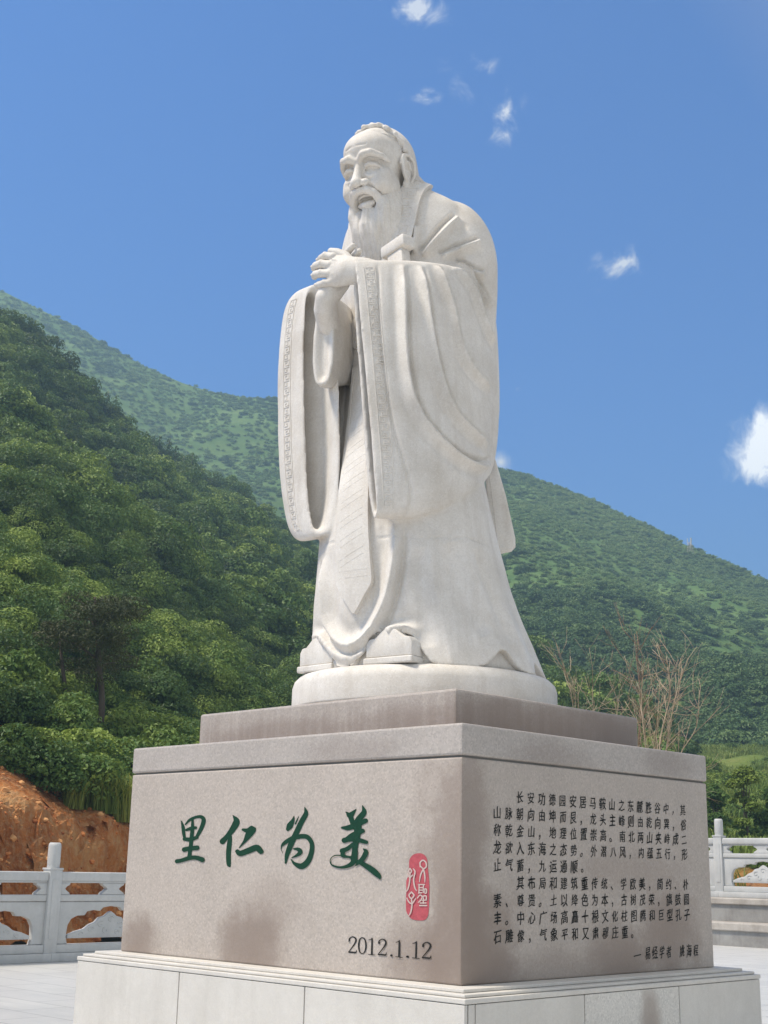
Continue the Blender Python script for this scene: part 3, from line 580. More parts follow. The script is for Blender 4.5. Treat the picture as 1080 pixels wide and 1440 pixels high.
#FOLDS_BEGIN
# carved folds: kind, half width, height, course over the stone
FOLDS = [
    ('groove', 0.016, 0.02, [(0.300, -1.224, 3.774), (0.311, -1.235, 3.717), (0.318, -1.241, 3.668), (0.323, -1.245, 3.617), (0.329, -1.249, 3.560), (0.336, -1.251, 3.492), (0.343, -1.254, 3.407), (0.350, -1.256, 3.311), (0.357, -1.256, 3.209), (0.364, -1.255, 3.109), (0.372, -1.252, 3.015), (0.380, -1.248, 2.930), (0.389, -1.242, 2.848), (0.398, -1.235, 2.768), (0.408, -1.227, 2.689), (0.417, -1.219, 2.611), (0.427, -1.211, 2.532), (0.437, -1.202, 2.453), (0.448, -1.193, 2.375), (0.459, -1.183, 2.298), (0.473, -1.171, 2.222), (0.488, -1.155, 2.146), (0.506, -1.135, 2.068), (0.524, -1.114, 1.993), (0.539, -1.092, 1.923), (0.549, -1.074, 1.862), (0.554, -1.060, 1.811), (0.558, -1.039, 1.730), (0.552, -1.023, 1.659), (0.536, -1.008, 1.594), (0.505, -0.984, 1.538), (0.464, -0.936, 1.521)]),
    ('pleat', 0.034, 0.067, [(0.445, -1.054, 3.790), (0.455, -1.065, 3.737), (0.468, -1.077, 3.644), (0.474, -1.082, 3.589), (0.481, -1.087, 3.518), (0.489, -1.092, 3.425), (0.496, -1.097, 3.315), (0.504, -1.101, 3.199), (0.510, -1.102, 3.087), (0.517, -1.101, 2.989), (0.523, -1.097, 2.905), (0.529, -1.093, 2.828), (0.536, -1.086, 2.758), (0.544, -1.078, 2.692), (0.552, -1.068, 2.630), (0.562, -1.056, 2.574), (0.572, -1.043, 2.523), (0.584, -1.027, 2.476), (0.611, -0.989, 2.388), (0.626, -0.964, 2.346), (0.643, -0.934, 2.306), (0.660, -0.902, 2.269), (0.677, -0.866, 2.235), (0.693, -0.829, 2.203), (0.708, -0.789, 2.174), (0.723, -0.744, 2.148), (0.736, -0.697, 2.124), (0.748, -0.648, 2.105), (0.758, -0.599, 2.090), (0.766, -0.549, 2.079), (0.772, -0.496, 2.073), (0.775, -0.441, 2.071), (0.775, -0.385, 2.075), (0.771, -0.326, 2.083), (0.763, -0.267, 2.097), (0.751, -0.208, 2.118), (0.736, -0.146, 2.143), (0.715, -0.076, 2.172), (0.694, -0.004, 2.200)]),
    ('pleat', 0.034, 0.067, [(0.529, -0.915, 3.809), (0.545, -0.920, 3.754), (0.557, -0.920, 3.701), (0.568, -0.919, 3.650), (0.577, -0.917, 3.600), (0.586, -0.914, 3.550), (0.600, -0.911, 3.455), (0.612, -0.906, 3.358), (0.619, -0.903, 3.305), (0.626, -0.897, 3.246), (0.634, -0.891, 3.183), (0.642, -0.884, 3.118), (0.649, -0.875, 3.053), (0.657, -0.865, 2.992), (0.664, -0.854, 2.933), (0.671, -0.842, 2.876), (0.678, -0.829, 2.820), (0.686, -0.814, 2.765), (0.694, -0.795, 2.713), (0.702, -0.774, 2.662), (0.711, -0.751, 2.612), (0.721, -0.725, 2.563), (0.730, -0.697, 2.518), (0.740, -0.665, 2.478), (0.751, -0.627, 2.444), (0.761, -0.583, 2.414), (0.770, -0.535, 2.389), (0.777, -0.485, 2.367), (0.782, -0.435, 2.349), (0.784, -0.338, 2.329), (0.780, -0.285, 2.325), (0.773, -0.225, 2.325), (0.758, -0.153, 2.328)]),
    ('pleat', 0.032, 0.063, [(0.590, -0.727, 3.868), (0.609, -0.729, 3.820), (0.635, -0.716, 3.735), (0.656, -0.697, 3.649), (0.674, -0.678, 3.562), (0.691, -0.657, 3.470), (0.699, -0.646, 3.420), (0.707, -0.636, 3.363), (0.715, -0.626, 3.302), (0.722, -0.615, 3.239), (0.729, -0.602, 3.181), (0.736, -0.585, 3.130), (0.747, -0.544, 3.051), (0.757, -0.494, 2.990), (0.766, -0.431, 2.940), (0.771, -0.353, 2.901), (0.772, -0.270, 2.878), (0.767, -0.192, 2.875), (0.756, -0.110, 2.887)]),
    ('pleat', 0.03, 0.057, [(0.622, -0.535, 3.923), (0.649, -0.484, 3.894), (0.668, -0.423, 3.869), (0.684, -0.371, 3.831), (0.697, -0.329, 3.781), (0.709, -0.291, 3.723), (0.719, -0.256, 3.651), (0.727, -0.223, 3.574), (0.732, -0.184, 3.509), (0.733, -0.142, 3.450), (0.731, -0.096, 3.404), (0.726, -0.053, 3.376), (0.720, 0.008, 3.345)]),
    ('pleat', 0.028, 0.047, [(0.637, -0.336, 3.985), (0.667, -0.298, 3.923), (0.688, -0.248, 3.869), (0.705, -0.202, 3.815), (0.720, -0.160, 3.760), (0.730, -0.120, 3.712), (0.736, -0.067, 3.664)]),
    ('pleat', 0.032, 0.062, [(0.497, -0.536, 4.055), (0.534, -0.496, 4.086), (0.570, -0.447, 4.124), (0.596, -0.409, 4.153), (0.647, -0.377, 4.179), (0.689, -0.345, 4.201), (0.729, -0.297, 4.234), (0.752, -0.254, 4.263)]),
    ('pleat', 0.036, 0.069, [(0.367, -0.643, 4.061), (0.399, -0.625, 4.109), (0.435, -0.601, 4.166), (0.463, -0.578, 4.214), (0.491, -0.553, 4.263), (0.517, -0.526, 4.312), (0.540, -0.497, 4.360), (0.561, -0.465, 4.405), (0.578, -0.429, 4.447), (0.593, -0.392, 4.490)]),
    ('pleat', 0.03, 0.055, [(0.305, -0.678, 4.079), (0.308, -0.678, 4.143), (0.311, -0.676, 4.204), (0.313, -0.673, 4.260), (0.310, -0.672, 4.314), (0.303, -0.671, 4.367)]),
    ('pleat', 0.03, 0.041, [(0.281, -0.690, 4.123), (0.271, -0.693, 4.190), (0.265, -0.694, 4.251), (0.268, -0.690, 4.302)]),
    ('pleat', 0.032, 0.055, [(0.574, -0.417, 4.026), (0.600, -0.370, 4.011), (0.635, -0.339, 3.989), (0.678, -0.284, 3.965), (0.716, -0.231, 3.949), (0.744, -0.178, 3.952)]),
    ('pleat', 0.05, 0.076, [(0.329, -0.940, 1.483), (0.339, -0.942, 1.402), (0.346, -0.943, 1.315), (0.345, -0.945, 1.259), (0.340, -0.950, 1.189), (0.333, -0.955, 1.108), (0.323, -0.962, 1.022), (0.310, -0.968, 0.939), (0.294, -0.973, 0.867), (0.274, -0.977, 0.803), (0.252, -0.982, 0.745), (0.228, -0.987, 0.691), (0.202, -0.994, 0.642), (0.176, -1.003, 0.599), (0.111, -1.017, 0.528), (0.034, -1.023, 0.481), (-0.036, -1.026, 0.463), (-0.101, -1.021, 0.474), (-0.167, -1.009, 0.507), (-0.235, -0.991, 0.561), (-0.270, -0.979, 0.595), (-0.302, -0.967, 0.634), (-0.330, -0.956, 0.675), (-0.364, -0.947, 0.767), (-0.372, -0.947, 0.818), (-0.379, -0.948, 0.872), (-0.386, -0.948, 0.930), (-0.396, -0.946, 0.994), (-0.405, -0.942, 1.064), (-0.415, -0.937, 1.137), (-0.425, -0.931, 1.212), (-0.437, -0.924, 1.286)]),
    ('ridge', 0.035, 0.054, [(0.544, -0.863, 0.552), (0.501, -0.889, 0.576), (0.450, -0.918, 0.590), (0.385, -0.951, 0.592), (0.321, -0.973, 0.576), (0.259, -0.957, 0.560), (0.189, -0.939, 0.533), (0.138, -0.950, 0.484), (0.107, -0.992, 0.434), (0.070, -1.035, 0.398), (-0.000, -1.037, 0.382), (-0.070, -1.035, 0.382), (-0.143, -1.025, 0.401), (-0.216, -1.010, 0.433), (-0.284, -0.993, 0.486), (-0.356, -0.966, 0.548), (-0.400, -0.942, 0.573), (-0.444, -0.918, 0.591), (-0.525, -0.878, 0.609), (-0.628, -0.811, 0.631)]),
    ('ridge', 0.032, 0.042, [(0.063, -0.893, 0.374), (0.046, -0.933, 0.348), (0.012, -0.988, 0.312), (-0.049, -0.997, 0.291)]),
    ('groove', 0.07, 0.03, [(0.680, -0.626, 1.338), (0.691, -0.617, 1.281), (0.702, -0.609, 1.225), (0.713, -0.600, 1.169), (0.725, -0.591, 1.113), (0.739, -0.582, 1.058), (0.753, -0.571, 1.004), (0.769, -0.561, 0.950), (0.786, -0.549, 0.896), (0.803, -0.536, 0.845), (0.821, -0.522, 0.795), (0.839, -0.507, 0.747), (0.859, -0.489, 0.701), (0.879, -0.471, 0.656), (0.899, -0.452, 0.612), (0.918, -0.434, 0.567)]),
    ('groove', 0.06, 0.028, [(0.790, -0.399, 1.321), (0.807, -0.375, 1.233), (0.824, -0.349, 1.143), (0.834, -0.333, 1.094), (0.845, -0.314, 1.041), (0.859, -0.294, 0.985), (0.873, -0.274, 0.927), (0.889, -0.253, 0.868), (0.905, -0.234, 0.810), (0.923, -0.214, 0.754), (0.940, -0.193, 0.699), (0.959, -0.173, 0.644), (0.978, -0.154, 0.588), (0.998, -0.136, 0.533)]),
    ('groove', 0.06, 0.022, [(0.507, -0.846, 1.277), (0.513, -0.845, 1.216), (0.518, -0.845, 1.154), (0.524, -0.844, 1.093), (0.530, -0.844, 1.032), (0.538, -0.842, 0.972), (0.547, -0.839, 0.910), (0.556, -0.835, 0.848), (0.566, -0.830, 0.787), (0.576, -0.825, 0.728), (0.585, -0.822, 0.673), (0.594, -0.820, 0.621), (0.611, -0.818, 0.527), (0.630, -0.821, 0.434)]),
    ('groove', 0.006, 0.012, [(-0.453, -0.910, 1.419), (-0.402, -0.936, 1.411), (-0.354, -0.957, 1.404), (-0.268, -0.989, 1.393)]),
    ('groove', 0.006, 0.012, [(0.170, -1.003, 1.368), (0.231, -0.986, 1.372), (0.279, -0.969, 1.373), (0.341, -0.942, 1.369), (0.409, -0.907, 1.364), (0.471, -0.867, 1.362), (0.529, -0.820, 1.360), (0.579, -0.774, 1.363), (0.610, -0.725, 1.376), (0.635, -0.683, 1.391), (0.672, -0.631, 1.393), (0.705, -0.588, 1.386), (0.736, -0.536, 1.402), (0.760, -0.479, 1.411), (0.775, -0.422, 1.400), (0.783, -0.356, 1.399), (0.790, -0.265, 1.402), (0.790, -0.213, 1.405), (0.785, -0.151, 1.411)])]
#FOLDS_END
def apply_folds(V, Nn, folds):
    D = np.zeros(len(V))
    for (kind, wd, amp, P) in folds:
        P = np.array(P); lo = P.min(0)-wd*4; hi = P.max(0)+wd*4
        idx = np.where(np.all((V > lo) & (V < hi), 1))[0]
        if not len(idx): continue
        X = V[idx]; best = np.full(len(idx), 1e9); tt = np.zeros(len(idx)); sgn = np.zeros(len(idx)); n = len(P)-1
        for i in range(n):
            a, b = P[i], P[i+1]; ab = b-a; t = np.clip(((X-a)@ab)/(ab@ab+1e-12), 0, 1); off = X-(a+t[:, None]*ab); d = np.linalg.norm(off, axis=1)
            sd_ = np.einsum('ij,ij->i', np.cross(np.broadcast_to(ab, off.shape), off), Nn[idx])
            m = d < best; best[m] = d[m]; tt[m] = (i+t[m])/n; sgn[m] = np.sign(sd_[m])
        # facing check is left out: folds are thin and only near their own surface
        env = np.clip(np.minimum(tt/0.10, (1-tt)/0.10), 0, 1)**0.7
        x = best/wd
        if kind == 'ridge': h = np.exp(-x**1.25)-0.40*np.exp(-((x-2.2)/1.1)**2)
        elif kind == 'pleat': xs = x*sgn; h = np.exp(-np.abs(xs)**1.3)-0.85*np.exp(-((xs-1.35)/0.62)**2)-0.25*np.exp(-((xs+2.4)/1.2)**2)
        elif kind == 'groove': h = -np.exp(-x**2)
        else:                       # step: cloth lapped over cloth, high on one side
            s_ = x*sgn*(1 if kind == 'step' else -1); h = np.where(s_ > 0, np.exp(-(s_/2.2)**2), -0.75*np.exp(-(s_/0.8)**2))*np.where(np.abs(s_) < 0.35, (s_/0.35), 1)*np.where(s_ > 0, 1, np.sign(-s_)) if False else np.where(s_ > 0, np.exp(-(s_/2.4)**2), -0.8*np.exp(-(s_/1.2)**2))*smooth01(np.abs(s_)/0.5)
        D[idx] += h*amp*env
    return V+Nn*D[:, None]
V2 = apply_folds(V, Nn, FOLDS)
V2 = V2+Nn*(0.004*fbm(V*2.6, 3))[:, None]
robe_me.vertices.foreach_set('co', V2.astype(np.float32).ravel()); robe_me.update()
robe_me.polygons.foreach_set('use_smooth', np.ones(len(robe_me.polygons), bool))
robe = obj('robe', robe_me, statue, M_STATUE)
robe_bvh = bvh_of(robe_me)
body_me = remeshed([body], 0.03, 2); body_bvh = bvh_of(body_me)
def grown(rings):   # simple closed mesh from rings
    V, F = loft(rings); return V, F
# underskirt behind the wavy hem
us = [body_ring(z, inset=0.045+0.15*max(0, z-0.5), folds=False)*np.array([1, 1, 0])+np.array([0, 0, z]) for z in np.linspace(0.29, 0.75, 8)]
Vu, Fu = loft(us); bmu = to_bm([(Vu, Fu)]); me = bpy.data.meshes.new('underskirt'); bmu.to_mesh(me); bmu.free()
for p in me.polygons: p.use_smooth = True
obj('underskirt', me, statue, M_STATUE)
# inner sleeve seen inside the right cuff
ISR = [(0.0, -0.46, -0.60, 3.74, 3.0, 0.06, 188), (0.5, -0.42, -0.84, 3.74, 2.90, 0.11, 190), (0.86, -0.385, -1.04, 3.72, 2.82, 0.125, 192), (1.0, -0.37, -1.12, 3.70, 2.82, 0.11, 192)]
rg = [sleeve_ring(ISR, s) for s in np.linspace(0, 1, 14)]+[sleeve_ring(ISR, 1.0, inset=0.025), sleeve_ring(ISR, 0.985, inset=0.04)]+[sleeve_ring(ISR, 0.985-0.015*k, inset=0.045+0.012*k) for k in range(1, 5)]
obj('inner_sleeve', remeshed([loft(rg)], 0.012, 3), statue, M_STATUE)

# --- draped strips: cloth bands laid on the stone body
def drape(path, width, off, bvh, thick=0.03, nx=8, sub=6, tfun=None, taper=None):
    P = catmull(path, sub); rows = []
    tg = np.gradient(P, axis=0)
    for i, (p, t) in enumerate(zip(P, tg)):
        q, nrm, _, _ = bvh.find_nearest(Vector(p)); t = Vector(t).normalized(); ac = t.cross(nrm).normalized()
        wd = width if taper is None else width*taper(i/(len(P)-1)); row = []
        for k in range(nx+1):
            x = (k/nx-0.5)*wd; q2, n2, _, _ = bvh.find_nearest(q+ac*x); row.append((q2, n2))
        rows.append(row)
    m = len(rows); Vv = []; Ff = []
    for lay in (off, off-thick):
        for row in rows:
            for q2, n2 in row: Vv.append(q2+n2*lay)
    W1 = nx+1; B = m*W1
    for i in range(m-1):
        for k in range(nx):
            a = i*W1+k; Ff.append((a, a+1, a+W1+1, a+W1)); Ff.append((B+a, B+a+W1, B+a+W1+1, B+a+1))
        for k in (0, nx):
            a = i*W1+k; Ff.append((a, a+W1, B+a+W1, B+a))
    for i in (0, m-1):
        for k in range(nx):
            a = i*W1+k; Ff.append((a, a+1, B+a+1, B+a))
    bm = bmesh.new(); vs = [bm.verts.new(v) for v in Vv]
    for f in Ff: bm.faces.new([vs[i] for i in f])
    bmesh.ops.recalc_face_normals(bm, faces=bm.faces)
    for f in bm.faces: f.smooth = True
    return bm
def bm_obj(name, bm, parent, mat, sharp=35):
    me = bpy.data.meshes.new(name); bm.to_mesh(me); bm.free()
    for p in me.polygons: p.use_smooth = True
    try: me.set_sharp_from_angle(angle=math.radians(sharp))
    except Exception: pass
    return obj(name, me, parent, mat)
def relief(name, polys, to_surf, parent, width=0.016, height=0.009, sub=3):
    """raised carved lines: polylines (a,b) laid on a surface by to_surf(a,b) -> (point, normal)"""
    Vv = []; Ff = []
    for pl in polys:
        pl = np.array(pl, float); Q = []
        for i in range(len(pl)-1):
            for k in range(sub): Q.append(pl[i]*(1-k/sub)+pl[i+1]*k/sub)
        Q.append(pl[-1]); S3 = [to_surf(*q) for q in Q]
        n = len(S3); b = len(Vv)
        for i, (p, nr) in enumerate(S3):
            t = (S3[min(i+1, n-1)][0]-S3[max(i-1, 0)][0])
            if t.length < 1e-6: t = Vector((0, 0, 1))
            ac = t.normalized().cross(nr).normalized()*width/2
            Vv += [p-ac*1.25-nr*0.006, p-ac*0.7+nr*height, p+ac*0.7+nr*height, p+ac*1.25-nr*0.006]
        for i in range(n-1):
            a = b+4*i
            for k in range(3): Ff.append((a+k, a+k+1, a+k+5, a+k+4))
        Ff.append((b, b+1, b+2, b+3)); e = b+4*(n-1); Ff.append((e+3, e+2, e+1, e))
    bm = bmesh.new(); vs = [bm.verts.new(v) for v in Vv]
    for f in Ff: bm.faces.new([vs[i] for i in f])
    bmesh.ops.recalc_face_normals(bm, faces=bm.faces)
    return bm_obj(name, bm, parent, M_STATUE, 40)
def meander(length, wid, cell=0.15):
    """fret of hooked squares along a (0..length), across b (0..wid)"""
    o = []; n = int(length/cell)
    for i in range(n):
        a0 = i*cell; c = cell
        def P(x, y): return (a0+x*c, y*wid)
        if i % 2 == 0: o.append([P(0, 0.05), P(0, 0.95), P(0.72, 0.95), P(0.72, 0.35), P(0.34, 0.35), P(0.34, 0.62)])
        else: o.append([P(0, 0.95), P(0, 0.05), P(0.72, 0.05), P(0.72, 0.65), P(0.34, 0.65), P(0.34, 0.38)])
    return o
def snap(bvh, p, prefer=None):
    q, n, _, _ = bvh.find_nearest(Vector(p)); return q, n
# belt
be = [body_ring(z, folds=False) for z in (3.10, 3.11, 3.36, 3.37)]
cxy = np.array([spl(BODY, 3.2)[0], spl(BODY, 3.2)[1], 0])
be = [(r-cxy)*np.array([k, k, 1])+cxy for r, k in zip(be, (1.02, 1.055, 1.055, 1.02))]
bm_obj('belt', to_bm([loft(be)]), statue, M_STATUE)
# sash hanging down the front of the skirt, pointed end
def sash_bvh(x, z):
    h = body_bvh.ray_cast(Vector((x, -3, z)), Vector((0, 1, 0)))
    return (h[0], h[1]) if h[0] is not None else (Vector((x, -1, z)), Vector((0, -1, 0)))
SASH = [(3.1, -0.20, 0.26), (2.4, -0.13, 0.28), (1.6, -0.05, 0.30), (1.02, 0.0, 0.345), (0.92, 0.005, 0.26), (0.72, 0.01, 0.01)]
bm = bmesh.new(); zz = np.concatenate([np.linspace(3.1, 1.03, 36), np.linspace(0.99, 0.735, 9)]); rows = []
for z in zz:
    cx_ = np.interp(-z, [-a[0] for a in SASH], [a[1] for a in SASH]); wd = np.interp(z, [0.73, 0.98, 1.03, 3.1], [0.012, 0.345, 0.345, 0.27])
    row = []
    for k in range(9):
        p, n_ = sash_bvh(cx_+(k/8-0.5)*wd, z); row.append((p, n_))
    rows.append(row)
top = [[bm.verts.new(p+n_*0.05) for p, n_ in r] for r in rows]; bot = [[bm.verts.new(p-n_*0.01) for p, n_ in r] for r in rows]
for i in range(len(rows)-1):
    for k in range(8):
        bm.faces.new((top[i][k], top[i][k+1], top[i+1][k+1], top[i+1][k]))
    for k in (0, 8): bm.faces.new((top[i][k], top[i+1][k], bot[i+1][k], bot[i][k]))
for k in range(8): bm.faces.new((top[-1][k], top[-1][k+1], bot[-1][k+1], bot[-1][k]))
bmesh.ops.recalc_face_normals(bm, faces=bm.faces)
sash = bm_obj('sash', bm, statue, M_STATUE)
def sash_surf(a, b):       # a down from the belt, b across
    z = 3.1-a; cx_ = np.interp(-z, [-q[0] for q in SASH], [q[1] for q in SASH]); wd = np.interp(z, [0.73, 0.98, 1.03, 3.1], [0.012, 0.345, 0.345, 0.27])
    p, n_ = sash_bvh(cx_+(b-0.5)*wd, z); return p+n_*0.05, n_
pat = [[(0.05, 0.12), (2.0, 0.12)], [(0.05, 0.88), (2.0, 0.88)], [(2.0, 0.10), (2.0, 0.9)], [(2.06, 0.10), (2.06, 0.9)]]
for i in range(11):
    a0 = 0.1+0.17*i
    pat += [[(a0+0.10, 0.16), (a0, 0.84)], [(a0+0.16, 0.16), (a0+0.06, 0.84)]]
relief('carved_pattern', pat, sash_surf, sash, 0.008, 0.0016)
# shoes
def shoe(cx_, cy_, wd, rz):
    Mx = Matrix.Translation((cx_, cy_, 0)) @ Matrix.Rotation(rz, 4, 'Z')
    h = wd/2
    pts = [(-h, 0.355), (-h, 0.47), (-h*0.86, 0.51), (-h*0.62, 0.515), (-h*0.45, 0.545), (-h*0.25, 0.58), (0, 0.595), (h*0.25, 0.58), (h*0.45, 0.545), (h*0.62, 0.515), (h*0.86, 0.51), (h, 0.47), (h, 0.355)]
    s = MB().prism(pts, -0.55, 0.25, 'y', 0.018, Mx).build('shoe', M_STATUE, statue, 40)
    MB().box(-h-0.012, h+0.012, -0.568, 0.25, 0.296, 0.352, 0.012, M=Mx).build('sole', M_STATUE, s)
    def surf(a, b): 
        p = Mx @ Vector((a, -0.553, b)); return p, (Mx.to_3x3() @ Vector((0, -1, 0)))
    curls = []
    for sx in (-1, 1):
        curls.append([(sx*h*(0.45+0.30*math.cos(t)*(1-t/9)), 0.45+0.045*math.sin(t)*(1-t/9)) for t in np.linspace(0, 5.2, 12)])
        curls.append([(sx*h*0.9, 0.39), (sx*h*0.55, 0.40), (sx*h*0.2, 0.38)])
    curls.append([(h*(0.0+0.26*math.cos(t)*(1-t/9)), 0.52+0.04*math.sin(t)*(1-t/9)) for t in np.linspace(-0.5, 5.0, 12)])
shoe(0.31, -0.46, 0.45, math.radians(3)); shoe(-0.42, -0.40, 0.40, math.radians(-6))

# --- collar lapels and neck opening
LAP = [(0.10, -0.36, 4.98), (0.17, -0.46, 4.84), (0.21, -0.64, 4.58), (0.20, -0.78, 4.25), (0.10, -0.78, 3.95), (-0.12, -0.74, 3.62), (-0.36, -0.60, 3.38)]
LAPR = [(-0.27, -0.36, 4.98), (-0.33, -0.46, 4.84), (-0.37, -0.64, 4.58), (-0.32, -0.78, 4.25), (-0.2, -0.78, 3.95), (0.0, -0.74, 3.62), (0.2, -0.6, 3.38)]
lapr = bm_obj('lapel', drape(LAPR, 0.20, 0.025, robe_bvh0, 0.05), statue, M_STATUE)
lapbm = drape(LAP, 0.215, 0.05, robe_bvh0, 0.09); lap_bvh = BVHTree.FromBMesh(lapbm); lap = bm_obj('lapel', lapbm, statue, M_STATUE)
LP = catmull(LAP, 10); seg = np.concatenate([[0], np.cumsum(np.linalg.norm(np.diff(LP, axis=0), axis=1))])
def lap_surf(a, b):
    p = np.array([np.interp(a, seg, LP[:, i]) for i in range(3)]); p2 = np.array([np.interp(a+0.01, seg, LP[:, i]) for i in range(3)])
    q, n_, _, _ = robe_bvh0.find_nearest(Vector(p)); t = Vector(p2-p).normalized(); ac = t.cross(n_).normalized()
    q2, n2, _, _ = robe_bvh0.find_nearest(q+ac*(b-0.5)*0.215); return q2+n2*0.05, n2
mp = [[(x, 0.24+0.52*y) for x, y in pl] for pl in meander(seg[-1]-0.3, 1.0, 0.10)]
mp = [[(x+0.25, y) for x, y in pl] for pl in mp]+[[(0.2, 0.14), (seg[-1]-0.05, 0.14)], [(0.2, 0.86), (seg[-1]-0.05, 0.86)]]
relief('carved_fret', mp, lap_surf, lap, 0.009, 0.004, 2)

# --- carved fret on the cuffs
def cuff_surf(T, s0, s1, th0, th1):
    def f(a, b):                            # a 0..1 along (top to bottom), b 0..1 across
        s = s0+(s1-s0)*b; th = th0+(th1-th0)*a
        R_ = sleeve_ring(T, s, 720); p = R_[int(round(th/(2*np.pi)*720)) % 720]
        q, n_, _, _ = robe_bvh.find_nearest(Vector(p)); return q, n_
    return f
def cuff_pat(n):
    L_ = 1.0; cell = L_/n; o = []
    for pl in meander(1.0, 1.0, cell): o.append([(x, 0.12+0.76*y) for x, y in pl])
    return o+[[(0, 0.0), (1, 0.0)], [(0, 1.0), (1, 1.0)]]
def arc_theta(T, s):
    R_ = sleeve_ring(T, s, 720); return R_
def cuff_surf_len(T, s0, s1, th0, th1):
    R_ = sleeve_ring(T, (s0+s1)/2, 720); i0, i1 = int(th0/(2*np.pi)*720), int(th1/(2*np.pi)*720)
    L_ = np.concatenate([[0], np.cumsum(np.linalg.norm(np.diff(R_[i0:i1+1], axis=0), axis=1))]); L_ /= L_[-1]
    base = cuff_surf(T, s0, s1, 0, 2*np.pi)
    def f(a, b):
        th = (i0+np.interp(a, L_, np.arange(i1-i0+1)))/720; return base(th, b)
    return f
def line_sub(polys, k=8):
    o = []
    for pl in polys:
        if len(pl) == 2: pl = [(pl[0][0]+(pl[1][0]-pl[0][0])*t, pl[0][1]+(pl[1][1]-pl[0][1])*t) for t in np.linspace(0, 1, 40)]
        o.append(pl)
    return o
relief('carved_fret', line_sub(cuff_pat(36)), cuff_surf_len(SL, 0.965, 0.915, 0.42, 2.80), robe, 0.010, 0.0055, 2)
relief('carved_fret', line_sub(cuff_pat(34)), cuff_surf_len(SR, 0.972, 0.945, 0.42, 2.75), robe, 0.010, 0.0055, 2)

# --- sword: hilt above the left forearm, scabbard end behind
sword = MB()
Mh = Matrix.Translation((0.265, -0.86, 3.93)) @ Matrix.Rotation(math.radians(-12), 4, 'Z') @ Matrix.Rotation(math.radians(-8), 4, 'Y')
sword.box(-0.155, 0.155, -0.075, 0.075, 0.10, 0.215, 0.02, M=Mh).box(-0.10, 0.10, -0.055, 0.055, -0.40, 0.105, 0.02, M=Mh)
sw = sword.build('sword_hilt', M_STATUE, statue, 40)
Ms = Matrix.Translation((0.42, 0.36, 2.62)) @ Matrix.Rotation(math.radians(30), 4, 'Z') @ Matrix.Rotation(math.radians(-9), 4, 'Y')
MB().prism([(-0.06, -0.25), (0.045, -0.25), (0.085, -0.62), (0.105, -1.03), (0.095, -1.10), (0.05, -1.135), (-0.05, -1.14), (-0.10, -1.12), (-0.112, -1.05), (-0.095, -0.62)], -0.065, 0.065, 'y', 0.025, Ms, 3).prism([(-0.03, -0.25), (-0.022, -0.25), (-0.05, -1.06), (-0.062, -1.06)], -0.071, 0.071, 'y', 0.003, Ms).build('scabbard', M_STATUE, statue, 40)
